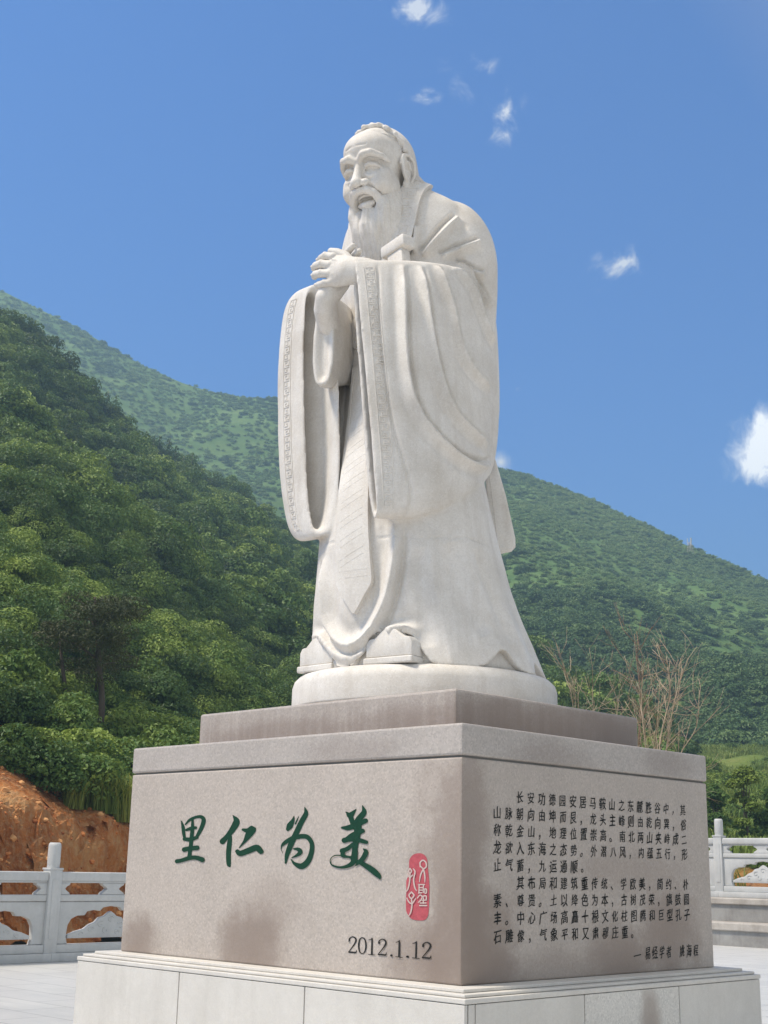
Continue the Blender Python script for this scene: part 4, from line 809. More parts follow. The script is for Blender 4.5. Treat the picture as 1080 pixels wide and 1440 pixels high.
# ------------------------------------------------------------------ sculpting by distance fields: head, hair, beard, hands
class Field:
    def __init__(s, lo, hi, h):
        s.lo = np.array(lo, float); s.h = h; s.n = np.ceil((np.array(hi)-s.lo)/h).astype(int)+1
        s.ax = [s.lo[i]+h*np.arange(s.n[i]) for i in range(3)]
        s.D = np.full(s.n, 9.0, np.float32)
    def sub(s, lo, hi, pad):
        i0 = np.clip(np.floor((np.array(lo)-pad-s.lo)/s.h).astype(int), 0, s.n-1); i1 = np.clip(np.ceil((np.array(hi)+pad-s.lo)/s.h).astype(int)+1, 1, s.n)
        sl = tuple(slice(a, b) for a, b in zip(i0, i1))
        X = np.meshgrid(*[s.ax[i][sl[i]] for i in range(3)], indexing='ij'); return sl, X
    def put(s, d, sl, k, mode):
        A = s.D[sl]
        if mode == 'cut': B = -d; sgn = -1; A2 = -A; Bv = d        # max(A,-d) smooth
        if mode == 'add':
            h = np.clip(0.5+0.5*(A-d)/k, 0, 1); s.D[sl] = A*(1-h)+d*h-k*h*(1-h)
        else:
            a, b = -A, d
            h = np.clip(0.5+0.5*(a-b)/k, 0, 1); s.D[sl] = -(a*(1-h)+b*h-k*h*(1-h))
    def ell(s, c, r, k=0.6, mode='add', sym=False, rot=None, f=None):
        for sx in ((1, -1) if sym else (1,)):
            c2 = np.array([c[0]*sx, c[1], c[2]], float); R = max(r)
            sl, X = s.sub(c2-R, c2+R, k*2+1.2)
            P = [X[i]-c2[i] for i in range(3)]
            if rot is not None:
                Rm = np.array(rot, float)
                if sx < 0: Rm = np.diag([-1, 1, 1]) @ Rm @ np.diag([-1, 1, 1])
                P = [Rm[0, j]*P[0]+Rm[1, j]*P[1]+Rm[2, j]*P[2] for j in range(3)]
            k0 = np.sqrt(sum((P[i]/r[i])**2 for i in range(3))); k1 = np.sqrt(sum((P[i]/r[i]**2)**2 for i in range(3)))+1e-6
            d = k0*(k0-1)/k1
            if f is not None: d = d+f(*X)
            s.put(d, sl, k, mode)
    def chain(s, pts, k=0.5, mode='add', sym=False, sc=(1, 1, 1), f=None):
        for sx in ((1, -1) if sym else (1,)):
            Q = np.array(pts, float).copy(); Q[:, 0] *= sx
            lo = (Q[:, :3]-Q[:, 3:4]*max(sc)).min(0); hi = (Q[:, :3]+Q[:, 3:4]*max(sc)).max(0)
            sl, X = s.sub(lo, hi, k*2+1.0); d = None
            for a, b in zip(Q[:-1], Q[1:]):
                ab = (b[:3]-a[:3])/np.array(sc); L2 = (ab@ab)+1e-9
                P = [(X[i]-a[i])/sc[i] for i in range(3)]
                t = np.clip((P[0]*ab[0]+P[1]*ab[1]+P[2]*ab[2])/L2, 0, 1)
                dd = np.sqrt(sum((P[i]-t*ab[i])**2 for i in range(3)))-(a[3]+(b[3]-a[3])*t)
                d = dd if d is None else np.minimum(d, dd)
            if f is not None: d = d+f(*X)
            s.put(d, sl, k, mode)
    def mesh(s):
        D = s.D; n = D.shape; ins = D < 0
        c = np.zeros([n[0]-1, n[1]-1, n[2]-1], np.int8)
        for dx in (0, 1):
            for dy in (0, 1):
                for dz in (0, 1): c += ins[dx:n[0]-1+dx, dy:n[1]-1+dy, dz:n[2]-1+dz]
        I = np.argwhere((c > 0) & (c < 8)); idx = np.full(c.shape, -1, np.int32); idx[tuple(I.T)] = np.arange(len(I))
        acc = np.zeros((len(I), 3)); cnt = np.zeros(len(I))
        cor = [(0, 0, 0), (1, 0, 0), (0, 1, 0), (1, 1, 0), (0, 0, 1), (1, 0, 1), (0, 1, 1), (1, 1, 1)]
        val = [D[I[:, 0]+a, I[:, 1]+b, I[:, 2]+d] for a, b, d in cor]
        for a in range(8):
            for b in range(a+1, 8):
                if sum(abs(cor[a][i]-cor[b][i]) for i in range(3)) != 1: continue
                m = (val[a] < 0) != (val[b] < 0); t = np.where(m, val[a]/(val[a]-val[b]+1e-12), 0)
                p = np.array(cor[a])+t[:, None]*(np.array(cor[b])-np.array(cor[a])); acc[m] += p[m]; cnt[m] += 1
        V = s.lo+(I+acc/cnt[:, None])*s.h
        F = []
        for ax in range(3):
            o1, o2 = [(1, 2), (2, 0), (0, 1)][ax]
            a = np.take(ins, range(n[ax]-1), ax); b = np.take(ins, range(1, n[ax]), ax)
            E = np.argwhere(a != b); E = E[(E[:, o1] > 0) & (E[:, o2] > 0) & (E[:, o1] < n[o1]-1) & (E[:, o2] < n[o2]-1)]
            fl_ = a[tuple(E.T)]
            def at(d1, d2):
                q = E.copy(); q[:, o1] -= d1; q[:, o2] -= d2; return idx[tuple(q.T)]
            q = np.stack([at(1, 1), at(0, 1), at(0, 0), at(1, 0)], 1)
            q[~fl_] = q[~fl_][:, ::-1]; F.append(q)
        return V, np.vstack(F)
def lap_smooth(V, F, it=2, lam=0.5):
    E = np.vstack([F[:, [0, 1]], F[:, [1, 2]], F[:, [2, 3]], F[:, [3, 0]]])
    for _ in range(it):
        S = np.zeros_like(V); C_ = np.zeros(len(V))
        for a, b in ((0, 1), (1, 0)):
            for k in range(3): S[:, k] += np.bincount(E[:, a], V[E[:, b], k], len(V))
            C_ += np.bincount(E[:, a], minlength=len(V))
        V = V+lam*(S/np.maximum(C_, 1)[:, None]-V)
    return V
HC = np.array([-0.085, -0.70, 4.93]); HS = 0.037; HP = math.radians(18)
def head_xf(V):
    x, f, w_ = V[:, 0], V[:, 1], V[:, 2]
    return np.stack([HC[0]+HS*x, HC[1]-HS*(f*math.cos(HP)+w_*math.sin(HP)), HC[2]+HS*(w_*math.cos(HP)-f*math.sin(HP))], 1)
def rotx(a): c, s_ = math.cos(a), math.sin(a); return np.array([[1, 0, 0], [0, c, -s_], [0, s_, c]])
def rotz(a): c, s_ = math.cos(a), math.sin(a); return np.array([[c, -s_, 0], [s_, c, 0], [0, 0, 1]])
def field_obj(name, F_, xf, parent, it=1):
    V, Q = F_.mesh(); V = lap_smooth(V, Q, it); V = xf(V)
    me = np_mesh(name, V, Q, M_STATUE); 
    return obj(name, me, parent)
# head (centimetres of a life-size head: x side, f forward, w up)
H = Field((-10.5, -13, -14), (10.5, 14, 15.5), 0.2)
H.ell((0, -0.8, 5.0), (7.5, 9.7, 8.2), 0.5)
H.ell((0, 3.0, -1.5), (6.5, 6.2, 8.3), 1.2)
H.ell((0, 4.6, 7.2), (5.9, 4.9, 4.6), 1.5)
H.chain([(0, -3, -3, 5.6), (0, -5.5, -12, 5.4)], 1.5)
H.ell((4.7, 5.9, -0.6), (2.3, 2.5, 2.1), 1.0, sym=True)               # cheekbones
H.ell((4.4, 6.6, -2.8), (2.6, 2.8, 2.6), 1.2, sym=True)
H.ell((5.2, 4.2, -3.5), (2.0, 3.2, 3.0), 1.2, sym=True)
H.ell((3.25, 10.5, 2.2), (2.4, 2.1, 1.6), 0.9, 'cut', True)          # sockets
H.chain([(0, 8.3, 3.6, 1.05), (0, 9.7, 1.0, 1.05), (0, 10.9, -1.3, 1.3)], 0.7)   # nose
H.ell((0, 11.2, -1.7), (1.45, 1.4, 1.2), 0.5)
H.ell((1.75, 9.7, -1.9), (1.15, 1.45, 1.05), 0.4, sym=True)
H.ell((0.85, 10.6, -3.0), (0.5, 0.7, 0.5), 0.2, 'cut', True)
H.chain([(1.9, 9.8, -2.2, 0.2), (2.9, 9.3, -2.9, 0.25), (4.4, 8.0, -5.0, 0.3)], 0.4, 'cut', True)   # smile line
H.ell((3.2, 7.15, 1.9), (1.75, 1.65, 1.5), 0.25, sym=True)               # eyeball
H.chain([(1.35, 8.2, 1.65, 0.32), (2.3, 8.95, 2.35, 0.5), (3.3, 9.1, 2.5, 0.55), (4.4, 8.5, 2.1, 0.5), (5.5, 7.2, 1.2, 0.32)], 0.25, sym=True)   # upper lid
H.chain([(1.5, 7.9, 1.2, 0.24), (2.4, 8.3, 0.55, 0.32), (3.4, 8.35, 0.4, 0.34), (4.5, 7.8, 0.5, 0.3), (5.3, 7.1, 0.9, 0.22)], 0.25, sym=True)
H.chain([(1.6, 8.35, 1.4, 0.25), (3.3, 8.95, 1.3, 0.62), (5.1, 7.6, 1.0, 0.28)], 0.08, 'cut', True)                                    # lid slit
H.chain([(1.7, 8.8, 0.1, 0.4), (3.0, 8.9, -0.5, 0.5), (4.6, 8.1, -0.2, 0.4)], 0.5, sym=True)                                           # bag under the eye
H.chain([(0.9, 9.1, 4.2, 0.8), (2.3, 9.7, 5.0, 1.0), (4.2, 8.95, 5.2, 0.95), (6.0, 7.0, 4.0, 0.75), (6.9, 5.4, 2.6, 0.45)], 0.8, sym=True)   # heavy brows
H.chain([(-3.0, 8.6, 7.6, 0.05), (0, 9.85, 7.9, 0.1), (3.0, 8.6, 7.6, 0.05)], 0.5, 'cut')
H.ell((0, 9.2, -5.6), (2.7, 2.6, 1.25), 0.35, 'cut')                   # open mouth
H.chain([(-2.1, 7.9, -6.7, 0.6), (0, 9.1, -7.1, 0.8), (2.1, 7.9, -6.7, 0.6)], 0.4)   # lower lip
H.chain([(-2.2, 8.0, -5.0, 0.3), (0, 8.7, -4.6, 0.4), (2.2, 8.0, -5.0, 0.3)], 0.3)
H.ell((0, 6.6, -6.0), (2.2, 1.5, 0.5), 0.3)
H.ell((0, 7.4, -9.4), (2.6, 2.0, 1.9), 1.0)                            # chin
# ears
H.ell((7.75, -0.5, 0.9), (0.95, 2.35, 3.9), 0.4, sym=True, rot=rotz(-0.35))
H.ell((7.5, 0.1, -3.6), (0.95, 1.15, 1.9), 0.5, sym=True)
H.ell((8.75, 0.1, 0.8), (0.85, 1.25, 2.3), 0.25, 'cut', True)
H.chain([(7.8, 1.5, 2.4, 0.38), (8.5, 0.6, 4.3, 0.42), (9.0, -1.3, 4.2, 0.42), (9.3, -2.4, 2.2, 0.42), (9.0, -2.3, -0.6, 0.4), (8.3, -1.0, -3.0, 0.4)], 0.2, sym=True)
H.chain([(8.2, 1.0, -0.6, 0.45), (8.2, 1.2, 0.6, 0.3)], 0.2, sym=True)
H.chain([(8.7, -0.9, 2.6, 0.3), (8.8, -1.2, 0.6, 0.3)], 0.2, sym=True)
head = field_obj('head', H, head_xf, statue, 1)
# hair: combed back from a high hairline, sideburns, and a hood of cloth over the back
Hr_ = Field((-10.5, -15.5, -15), (10.5, 11, 16.5), 0.22)
strand = lambda X, Y, Z: 0.10*np.sin(6.5*np.arctan2(Z-2, np.abs(X)+0.4)*2.1+0.5*np.sin(Y*0.9)+0.35*Y*np.sign(X)*0.2)
Hr_.ell((0, -0.9, 5.2), (7.75, 9.95, 8.55), 0.3, f=strand)
sl, X = Hr_.sub((-11, -16, -15), (11, 12, 17), 0)
cutp = (X[1]-4.6)*0.62-(X[2]-9.6)*0.80+0.06*X[0]**2*0.9            # hairline: high over the forehead
cutp = np.maximum(cutp, -(X[2]+0.5)-0.0*X[0])
Hr_.D[sl] = np.maximum(Hr_.D[sl], np.minimum(cutp, 9)).astype(np.float32)
hair = field_obj('hair', Hr_, head_xf, statue, 1)
Hd = Field((-11, -17, -17), (11, 8, 17.5), 0.22)
fold = lambda X, Y, Z: 0.22*np.sin(np.arctan2(X, -(Y-3))*9+0.25*Z)*np.clip((3-Z)/6, 0, 1)
Hd.ell((0, -1.6, 5.2), (8.25, 10.6, 9.1), 0.6)
Hd.ell((0, -6.6, -4.0), (7.2, 5.2, 11.5), 2.5, f=fold)
sl, X = Hd.sub((-12, -18, -18), (12, 9, 18), 0)
pl_ = (X[1]-1.6)*0.93-(X[2]-13.0)*0.36
pl_ = np.where(X[2] < 0, np.maximum(pl_, X[1]+2.9), pl_)
pl_ = pl_+0.35*np.sin(np.arctan2(X[2]-2, X[0]+0.01)*16)*0.6
Hd.D[sl] = np.maximum(Hd.D[sl], pl_).astype(np.float32)
E_ = [(8.15*math.cos(a), 1.35-3.15+0.387*(5.2+8.85*math.sin(a)-5.0)+0.35*math.sin(a*16), 5.2+8.95*math.sin(a), 0.55+0.2*math.sin(a*23)) for a in np.linspace(-0.35, math.pi+0.35, 46)]
Hd.chain(E_, 0.3)
hood = field_obj('head_cloth', Hd, head_xf, statue, 1)
# beard and moustache
B = Field((-10, -3, -31), (10, 15, -1), 0.2)
def bstr(X, Y, Z):
    a = np.arctan2(X, Y-4.0)+0.05*np.sin(Z*0.45+X*0.3)
    return 0.10*np.sin(a*13+1.1*np.sin(Z*0.22))+0.09*np.sin(a*31+0.8*np.sin(Z*0.35+2))+0.05*np.sin(a*67+0.6*np.sin(Z*0.5))
B.chain([(0, 6.2, -10.5, 3.2), (0, 7.0, -14, 3.9), (0, 6.4, -19, 3.9), (0, 5.2, -24, 3.3), (0, 4.0, -29, 2.2)], 1.0, sc=(1.3, 0.95, 1), f=bstr)
B.chain([(6.3, 2.0, -3.0, 0.4), (5.7, 3.0, -6.0, 1.7), (5.2, 4.2, -9.5, 2.8), (4.0, 5.2, -14.5, 3.3), (2.8, 5.2, -20, 3.0)], 1.2, sym=True, f=bstr)
B.chain([(5.6, 5.0, -5.0, 1.3), (4.4, 6.6, -8.5, 2.2), (3.0, 7.4, -12, 2.4)], 1.2, sym=True, f=bstr)
B.chain([(0, 8.6, -9.0, 1.3), (0, 9.2, -12, 1.6), (0, 8.6, -17, 1.6)], 0.9, f=bstr)
ms_f = lambda X, Y, Z: 0.08*np.sin(np.arctan2(np.abs(X)-0.5, -Z-1.5)*22)
B.chain([(0.2, 10.1, -3.5, 0.85), (1.8, 9.8, -3.7, 1.1), (3.2, 8.8, -4.7, 1.15), (4.0, 7.9, -6.6, 1.0), (4.1, 7.6, -9.0, 0.8), (3.6, 8.2, -12.5, 0.4)], 0.9, sym=True, f=ms_f)
B.ell((0, 9.6, -6.0), (2.9, 3.0, 1.1), 0.3, 'cut')
beard = field_obj('beard', B, head_xf, statue, 1)
# hands. plane of the left hand: a along the fingers, b up, c towards the viewer's side (metres)
HW = np.array([0.10, -1.285, 3.735]); HA = np.array([-0.98, -0.20, 0.0]); HN = np.array([0.20, -0.98, 0.0]); HB = np.array([0, 0, 1.0])
def hand_xf(V): V = V/100; return HW+np.outer(V[:, 0], HA)+np.outer(V[:, 1], HB)+np.outer(V[:, 2], HN)
def cm(L_): return [(a*100, b*100, c*100, r*100) for a, b, c, r in L_]
Lh = Field((-50, -30, -52), (50, 34, 18), 0.55)
Lh.chain(cm([(-0.40, -0.02, -0.42, 0.10), (-0.20, -0.015, -0.19, 0.11), (-0.07, -0.005, -0.05, 0.115), (0.0, 0.0, -0.01, 0.115), (0.07, 0.01, 0, 0.115)]), 3.0, sc=(1, 1.1, 0.8))
Lh.ell((14, 2, 0), (13.5, 14.5, 6.0), 4.0)
Lh.ell((19, 3, -0.5), (8, 14.8, 5.2), 4.0)
fing = [((0.215, 0.165, 0.005), (0.30, 0.195, 0.0), (0.365, 0.205, -0.045), (0.405, 0.20, -0.085), 0.036),
        ((0.235, 0.085, 0.015), (0.33, 0.115, 0.015), (0.405, 0.13, -0.025), (0.445, 0.13, -0.07), 0.039),
        ((0.235, 0.005, 0.012), (0.33, 0.025, 0.012), (0.405, 0.045, -0.025), (0.44, 0.05, -0.07), 0.038),
        ((0.215, -0.075, 0.0), (0.30, -0.07, 0.0), (0.37, -0.055, -0.035), (0.41, -0.045, -0.075), 0.034)]
for p0, p1, p2, p3, r in fing:
    Lh.chain(cm([(*p0, r*1.1), (*p1, r), (*p2, r*0.92), (*p3, r*0.78)]), 0.7)
    Lh.ell(tuple(np.array(p0)*100+np.array([0, 0, 1.2])), (3.4, 3.2, 3.4), 1.6)
    Lh.ell((p1[0]*100, p1[1]*100, p1[2]*100+0.5), (2.4, r*104, r*96), 0.8)
    e = np.array(p2)*0.25+np.array(p3)*0.75
    Lh.ell((e[0]*100+0.6, e[1]*100, e[2]*100+r*88), (2.2, 1.7, 0.8), 0.25)
for b0 in (12, 5, -2): Lh.chain([(10, b0*0.7, 4.6, 0.5), (20, b0, 4.9, 0.7)], 1.5)          # tendons
Lh.chain(cm([(0.06, 0.09, -0.05, 0.055), (0.13, 0.185, -0.06, 0.046), (0.21, 0.235, -0.055, 0.040), (0.275, 0.262, -0.06, 0.032)]), 1.0)    # thumb lying over the top edge
lh = field_obj('hand', Lh, hand_xf, statue, 1)
Rh = Field((-8, -84, -54), (60, 38, 16), 0.6)
Rh.ell((22, 0, -12), (12, 15, 6.0), 3.0)
Rh.chain(cm([(0.27, -0.10, -0.11, 0.10), (0.33, -0.165, -0.105, 0.10), (0.37, -0.24, -0.17, 0.105), (0.40, -0.31, -0.29, 0.108), (0.41, -0.36, -0.42, 0.105)]), 3.0)
rf = [((0.24, 0.10, -0.13), (0.19, 0.20, -0.13), (0.125, 0.262, -0.11), (0.07, 0.285, -0.085), 0.035), ((0.21, 0.07, -0.15), (0.14, 0.16, -0.16), (0.075, 0.215, -0.14), (0.02, 0.235, -0.11), 0.036),
      ((0.18, 0.03, -0.16), (0.10, 0.10, -0.17), (0.03, 0.15, -0.15), (-0.01, 0.165, -0.13), 0.035), ((0.16, -0.03, -0.15), (0.09, 0.03, -0.16), (0.03, 0.075, -0.15), (0.0, 0.09, -0.13), 0.031)]
for p0, p1, p2, p3, r in rf: Rh.chain(cm([(*p0, r*1.1), (*p1, r), (*p2, r*0.92), (*p3, r*0.8)]), 0.7)
Rh.chain(cm([(0.28, 0.03, -0.09, 0.05), (0.315, 0.13, -0.085, 0.043), (0.30, 0.205, -0.08, 0.036), (0.265, 0.245, -0.075, 0.03)]), 1.0)
rh = field_obj('hand', Rh, hand_xf, statue, 1)
# ------------------------------------------------------------------ marble balustrades
RAIL_P = 2.1
def rail_panel_shapes():
    half = [(-0.74, 0.0), (-0.77, 0.10), (-0.755, 0.26), (-0.70, 0.35), (-0.60, 0.395), (-0.47, 0.40), (-0.43, 0.455), (-0.30, 0.475), (-0.20, 0.46), (-0.15, 0.51), (0, 0.53)]
    arch = half+[(-x, y) for x, y in half[::-1][1:]]
    outer = [(0.95, 0.0), (0.95, 0.598), (-0.95, 0.598), (-0.95, 0.0)]
    mh = [(-0.735, 0.075), (-0.735, 0.125), (-0.60, 0.175), (-0.46, 0.205), (-0.36, 0.27), (-0.27, 0.30), (-0.20, 0.365), (-0.11, 0.385), (-0.05, 0.43), (0, 0.455)]
    mount = mh+[(-x, y) for x, y in mh[::-1][1:]]
    return arch+outer, mount
_rail = {}
def rail_meshes():
    if _rail: return _rail
    def mk(key, mb, ang=30):
        me = bpy.data.meshes.new(key); mb.bm.to_mesh(me); mb.bm.free(); me.materials.append(M_RAIL)
        for p in me.polygons: p.use_smooth = True
        me.set_sharp_from_angle(angle=math.radians(ang)); _rail[key] = me
    archp, mount = rail_panel_shapes()
    m = MB().box(-0.105, 0.105, -0.105, 0.105, 0, 1.30, 0.012)
    for sy in (-1, 1): m.prism([(-0.055, 0.34), (-0.055, 1.13), (-0.035, 1.16), (0.035, 1.16), (0.055, 1.13), (0.055, 0.34), (0.035, 0.31), (-0.035, 0.31)], sy*0.104, sy*0.113, 'y', 0.003)
    m.box(-0.115, 0.115, -0.115, 0.115, 1.285, 1.318, 0.01); mk('post', m)
    m = MB().lathe([(0.092, 1.318), (0.095, 1.33), (0.09, 1.345), (0.092, 1.36), (0.096, 1.40), (0.094, 1.63), (0.088, 1.665), (0.07, 1.68)], 24); mk('finial', m, 50)
    mk('rail', MB().box(-0.945, 0.945, -0.085, 0.085, 1.13, 1.262, 0.02, 3).box(-0.945, 0.945, -0.06, 0.06, 1.105, 1.131, 0.006))
    mk('middle_rail', MB().box(-0.945, 0.945, -0.07, 0.07, 0.843, 0.935, 0.012))
    mk('bottom_rail', MB().box(-0.945, 0.945, -0.09, 0.09, 0.12, 0.238, 0.014))
    v = MB(); hv = [(-0.20, 0.0), (-0.19, 0.03), (-0.135, 0.06), (-0.105, 0.085), (-0.135, 0.115), (-0.185, 0.14), (-0.20, 0.168)]
    pts = hv+[(-x, z) for x, z in hv[::-1]]
    v.prism([(x, z+0.936) for x, z in pts], -0.055, 0.055, 'y', 0.01); mk('baluster', v); v2 = MB()
    for s in (-1,):
        hp = [(0.945*s, 0.0), (0.945*s, 0.168), (0.76*s, 0.168), (0.77*s, 0.14), (0.82*s, 0.115), (0.845*s, 0.085), (0.82*s, 0.06), (0.77*s, 0.03), (0.76*s, 0.0)]
        v2.prism([(x, z+0.936) for x, z in hp], -0.055, 0.055, 'y', 0.01)
    mk('half_baluster', v2)
    p = MB().prism([(x, z+0.241) for x, z in archp], -0.05, 0.05, 'y', 0.012); mk('panel', p)
    q = MB().prism([(x, z+0.241) for x, z in mount], -0.036, 0.036, 'y', 0.012)
    for sy in (-1, 1):
        for (cx_, cz_, r_, a0, tr) in ((0, 0.34, 0.07, 0.2, 5), (-0.17, 0.27, 0.065, 1.0, 5), (0.17, 0.27, 0.065, -1.5, 5), (-0.34, 0.19, 0.06, 0.6, 5), (0.34, 0.19, 0.06, -1, 5), (-0.52, 0.14, 0.045, 0, 4), (0.52, 0.14, 0.045, 2, 4), (-0.08, 0.18, 0.06, 2, 5), (0.12, 0.15, 0.05, 0, 5)):
            q.tube([(cx_+r_*(1-t/7.5)*math.cos(t+a0), sy*0.034, 0.241+cz_+r_*0.8*(1-t/7.5)*math.sin(t+a0)) for t in np.linspace(0, tr, 14)], 0.013, 5)
    mk('carved_cloud', q)
    mk('kerb', MB().box(-1.05, 1.05, -0.15, 0.15, 0.0, 0.119, 0.01))
    return _rail
def balustrade(name, label, loc, rz, n, i0, group=None):
    R = rail_meshes(); t = thing(name, label, 'balustrade', loc, rz, group)
    for i in range(n+1):
        x = (i0+i)*RAIL_P
        o = obj('post', R['post'], t); o.location = (x, 0, 0.0); f = obj('finial', R['finial'], o)
        if i == n: break
        for k in ('rail', 'middle_rail', 'bottom_rail', 'baluster', 'kerb'):
            o = obj(k, R[k], t); o.location = (x+RAIL_P/2, 0, 0)
        for q in (0, 1):
            o = obj('half_baluster', R['half_baluster'], t); o.location = (x+RAIL_P/2, 0, 0); o.rotation_euler = (0, 0, q*math.pi)
        o = obj('panel', R['panel'], t); o.location = (x+RAIL_P/2, 0, 0); c = obj('carved_cloud', R['carved_cloud'], o)
    return t
balustrade('marble_balustrade', 'grey white carved marble balustrade standing in front of the red earth bank', (XL, 2.45, 0), math.radians(90), 9, -5)
balustrade('marble_balustrade', 'bright white carved marble balustrade running along the top of the weathered stone steps', (-7.72, YB, 0.93), 0, 12, -1)
balustrade('marble_balustrade', 'white marble balustrade half hidden behind the one on the stone steps', (-6.55, 21.2, 0.93), math.radians(80), 3, 0)

# ------------------------------------------------------------------ terrain, seen from the plaza
def u2r(u): return (u-540)/FPX            # lateral per level metre
class Hill:
    """surface between a foot line and a crest line; rows are level distances, columns bearings"""
    def __init__(s, name, us, foot, crest, prof, mat, nt=90, nb=14, rough=1.0, extra=None, drop=0.5):
        s.us = np.array(us); U = s.us
        fu = np.array([f[0] for f in foot]); d0 = np.interp(U, fu, [f[1] for f in foot]); z0 = np.interp(U, fu, [f[2] for f in foot])
        cu = np.array([c[0] for c in crest]); cv = np.interp(U, cu, [c[1] for c in crest]); d1 = np.interp(U, cu, [c[2] for c in crest])
        z1 = np.array([far(u, v, d)[2] for u, v, d in zip(U, cv, d1)])
        rc_ = np.array([((far(u, v, d)-CAM)@HR)/d for u, v, d in zip(U, cv, d1)])      # true bearing of each crest point
        T = np.concatenate([np.linspace(0, 1, nt), 1+np.linspace(0.03, 0.6, nb)])
        s.T = T; P = np.zeros((len(T), len(U), 3)); s.d0, s.d1, s.z0, s.z1 = d0, d1, z0, z1
        for i, t in enumerate(T):
            d = d0+(d1-d0)*t
            z = prof(t, z0, z1, U, d) if t <= 1 else z1-(d-d1)*drop
            lt = u2r(U)+(rc_-u2r(U))*min(t, 1.0)
            P[i, :, 0] = CAM[0]+d*(HF[0]+lt*HR[0]); P[i, :, 1] = CAM[1]+d*(HF[1]+lt*HR[1]); P[i, :, 2] = z
        env = smooth01(np.minimum(T/0.12, 1))*np.where(T > 0.9, np.clip(1-(T-0.9)/0.1, 0.12, 1), 1)
        nz = fbm(P/(22*rough)*np.array([1, 1, 0.5]), 4)*2.6*rough
        P[:, :, 2] += nz*env[:, None]
        if extra is not None: extra(s, P)
        s.P = P
        m, n = len(T), len(U); idx = np.arange(m*n).reshape(m, n)
        F_ = np.stack([idx[:-1, :-1], idx[:-1, 1:], idx[1:, 1:], idx[1:, :-1]], -1).reshape(-1, 4)
        me = np_mesh(name, P.reshape(-1, 3), F_, mat); s.ob = obj(name, me); s.ob['kind'] = 'structure'; s.F = F_
        if name == 'near_hill': me.polygons.foreach_set('use_smooth', np.zeros(len(F_), bool))
    def sample(s, n, r, t0=0.02, t1=1.0, u0=-700, u1=1500, dens=None):
        P = s.P; m, k = P.shape[:2]
        a = P[1:, :-1]-P[:-1, :-1]; b = P[:-1, 1:]-P[:-1, :-1]; A = np.linalg.norm(np.cross(a, b), axis=2)
        tm = (s.T[:-1]+s.T[1:])/2; um = (s.us[:-1]+s.us[1:])/2
        A = A*((tm >= t0) & (tm <= t1))[:, None]*((um >= u0) & (um <= u1))[None, :]
        if dens is not None: A = A*dens((P[:-1, :-1]+P[1:, 1:])/2, tm[:, None], um[None, :])
        p = (A/A.sum()).ravel(); c = r.choice(len(p), n, p=p); i, j = c//A.shape[1], c % A.shape[1]
        x, y = r.random(n)[:, None], r.random(n)[:, None]
        return (P[i, j]*(1-x)*(1-y)+P[i+1, j]*x*(1-y)+P[i, j+1]*(1-x)*y+P[i+1, j+1]*x*y), tm[i], um[j]
    def at(s, u, d):                       # ground point at bearing u and level distance d
        j = np.interp(u, s.us, np.arange(len(s.us))); j0 = int(min(j, len(s.us)-2)); f = j-j0
        C0 = s.P[:, j0]*(1-f)+s.P[:, j0+1]*f; dd = (C0-CAM)@HF
        return np.array([np.interp(d, dd, C0[:, q]) for q in range(3)])

def ground_mat(name, cols, soil=None, scale=0.25):
    m, t, b = mat_new(name); p = worldco(t)
    n = noise(t, p, scale, 8, 0.65); n2 = noise(t, p, scale*9, 5, 0.7)
    c = ramp(t, n, [(0.32, cols[0]), (0.5, cols[1]), (0.68, cols[2])])
    c = mixc(t, mt(t, 'MULTIPLY', ramp(t, n2, [(0.4, (0, 0, 0)), (0.7, (1, 1, 1))]), 0.6), c, cols[0])
    if soil:
        at_ = nd(t, 'ShaderNodeAttribute', attribute_name='soil')
        s1 = noise(t, p, 0.9, 8, 0.68); s2 = noise(t, p, 7.0, 6, 0.75); s3 = noise(t, mapping(t, p, (3, 3, 0.5)), 1.2, 5, 0.65)
        sc = ramp(t, s1, [(0.36, soil[0]), (0.50, soil[1]), (0.64, soil[2])])
        sc = mixc(t, mt(t, 'MULTIPLY', ramp(t, s2, [(0.45, (0, 0, 0)), (0.72, (1, 1, 1))]), 0.75), sc, soil[3])
        sc = mixc(t, mt(t, 'MULTIPLY', ramp(t, s3, [(0.52, (0, 0, 0)), (0.7, (1, 1, 1))]), 0.55), sc, soil[0])
        c = mixc(t, at_.outputs['Fac'], c, sc)
        bump(t, b, mt(t, 'ADD', s2, mt(t, 'MULTIPLY', s1, 1.2)), 0.9, 0.16)
    t.links.new(c, b.inputs['Base Color']); b.inputs['Roughness'].default_value = 0.95; b.inputs['Specular IOR Level'].default_value = 0.1
    return m
SOIL = [(0.26, 0.085, 0.03), (0.56, 0.21, 0.065), (0.64, 0.34, 0.14), (0.66, 0.47, 0.27)]
M_NEARG = ground_mat('undergrowth and red earth', [(0.012, 0.024, 0.008), (0.026, 0.05, 0.014), (0.05, 0.085, 0.02)], SOIL)
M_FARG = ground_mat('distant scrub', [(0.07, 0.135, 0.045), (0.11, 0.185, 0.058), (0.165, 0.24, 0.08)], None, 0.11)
M_FIELD = ground_mat('rough grass terrace', [(0.11, 0.165, 0.035), (0.18, 0.235, 0.055), (0.26, 0.28, 0.09)], SOIL, 0.2)
M_BASEG = ground_mat('bare sandy ground', [(0.30, 0.20, 0.10), (0.40, 0.28, 0.15), (0.46, 0.35, 0.21)], None, 0.5)
gd = sheet('ground', -1200, 1200, -600, 1200, -0.62, M_BASEG); gd['kind'] = 'structure'
sa = sheet('sandy_ground', XL-40, XL-0.26, -40, 60, -0.05, M_BASEG); sa['kind'] = 'structure'

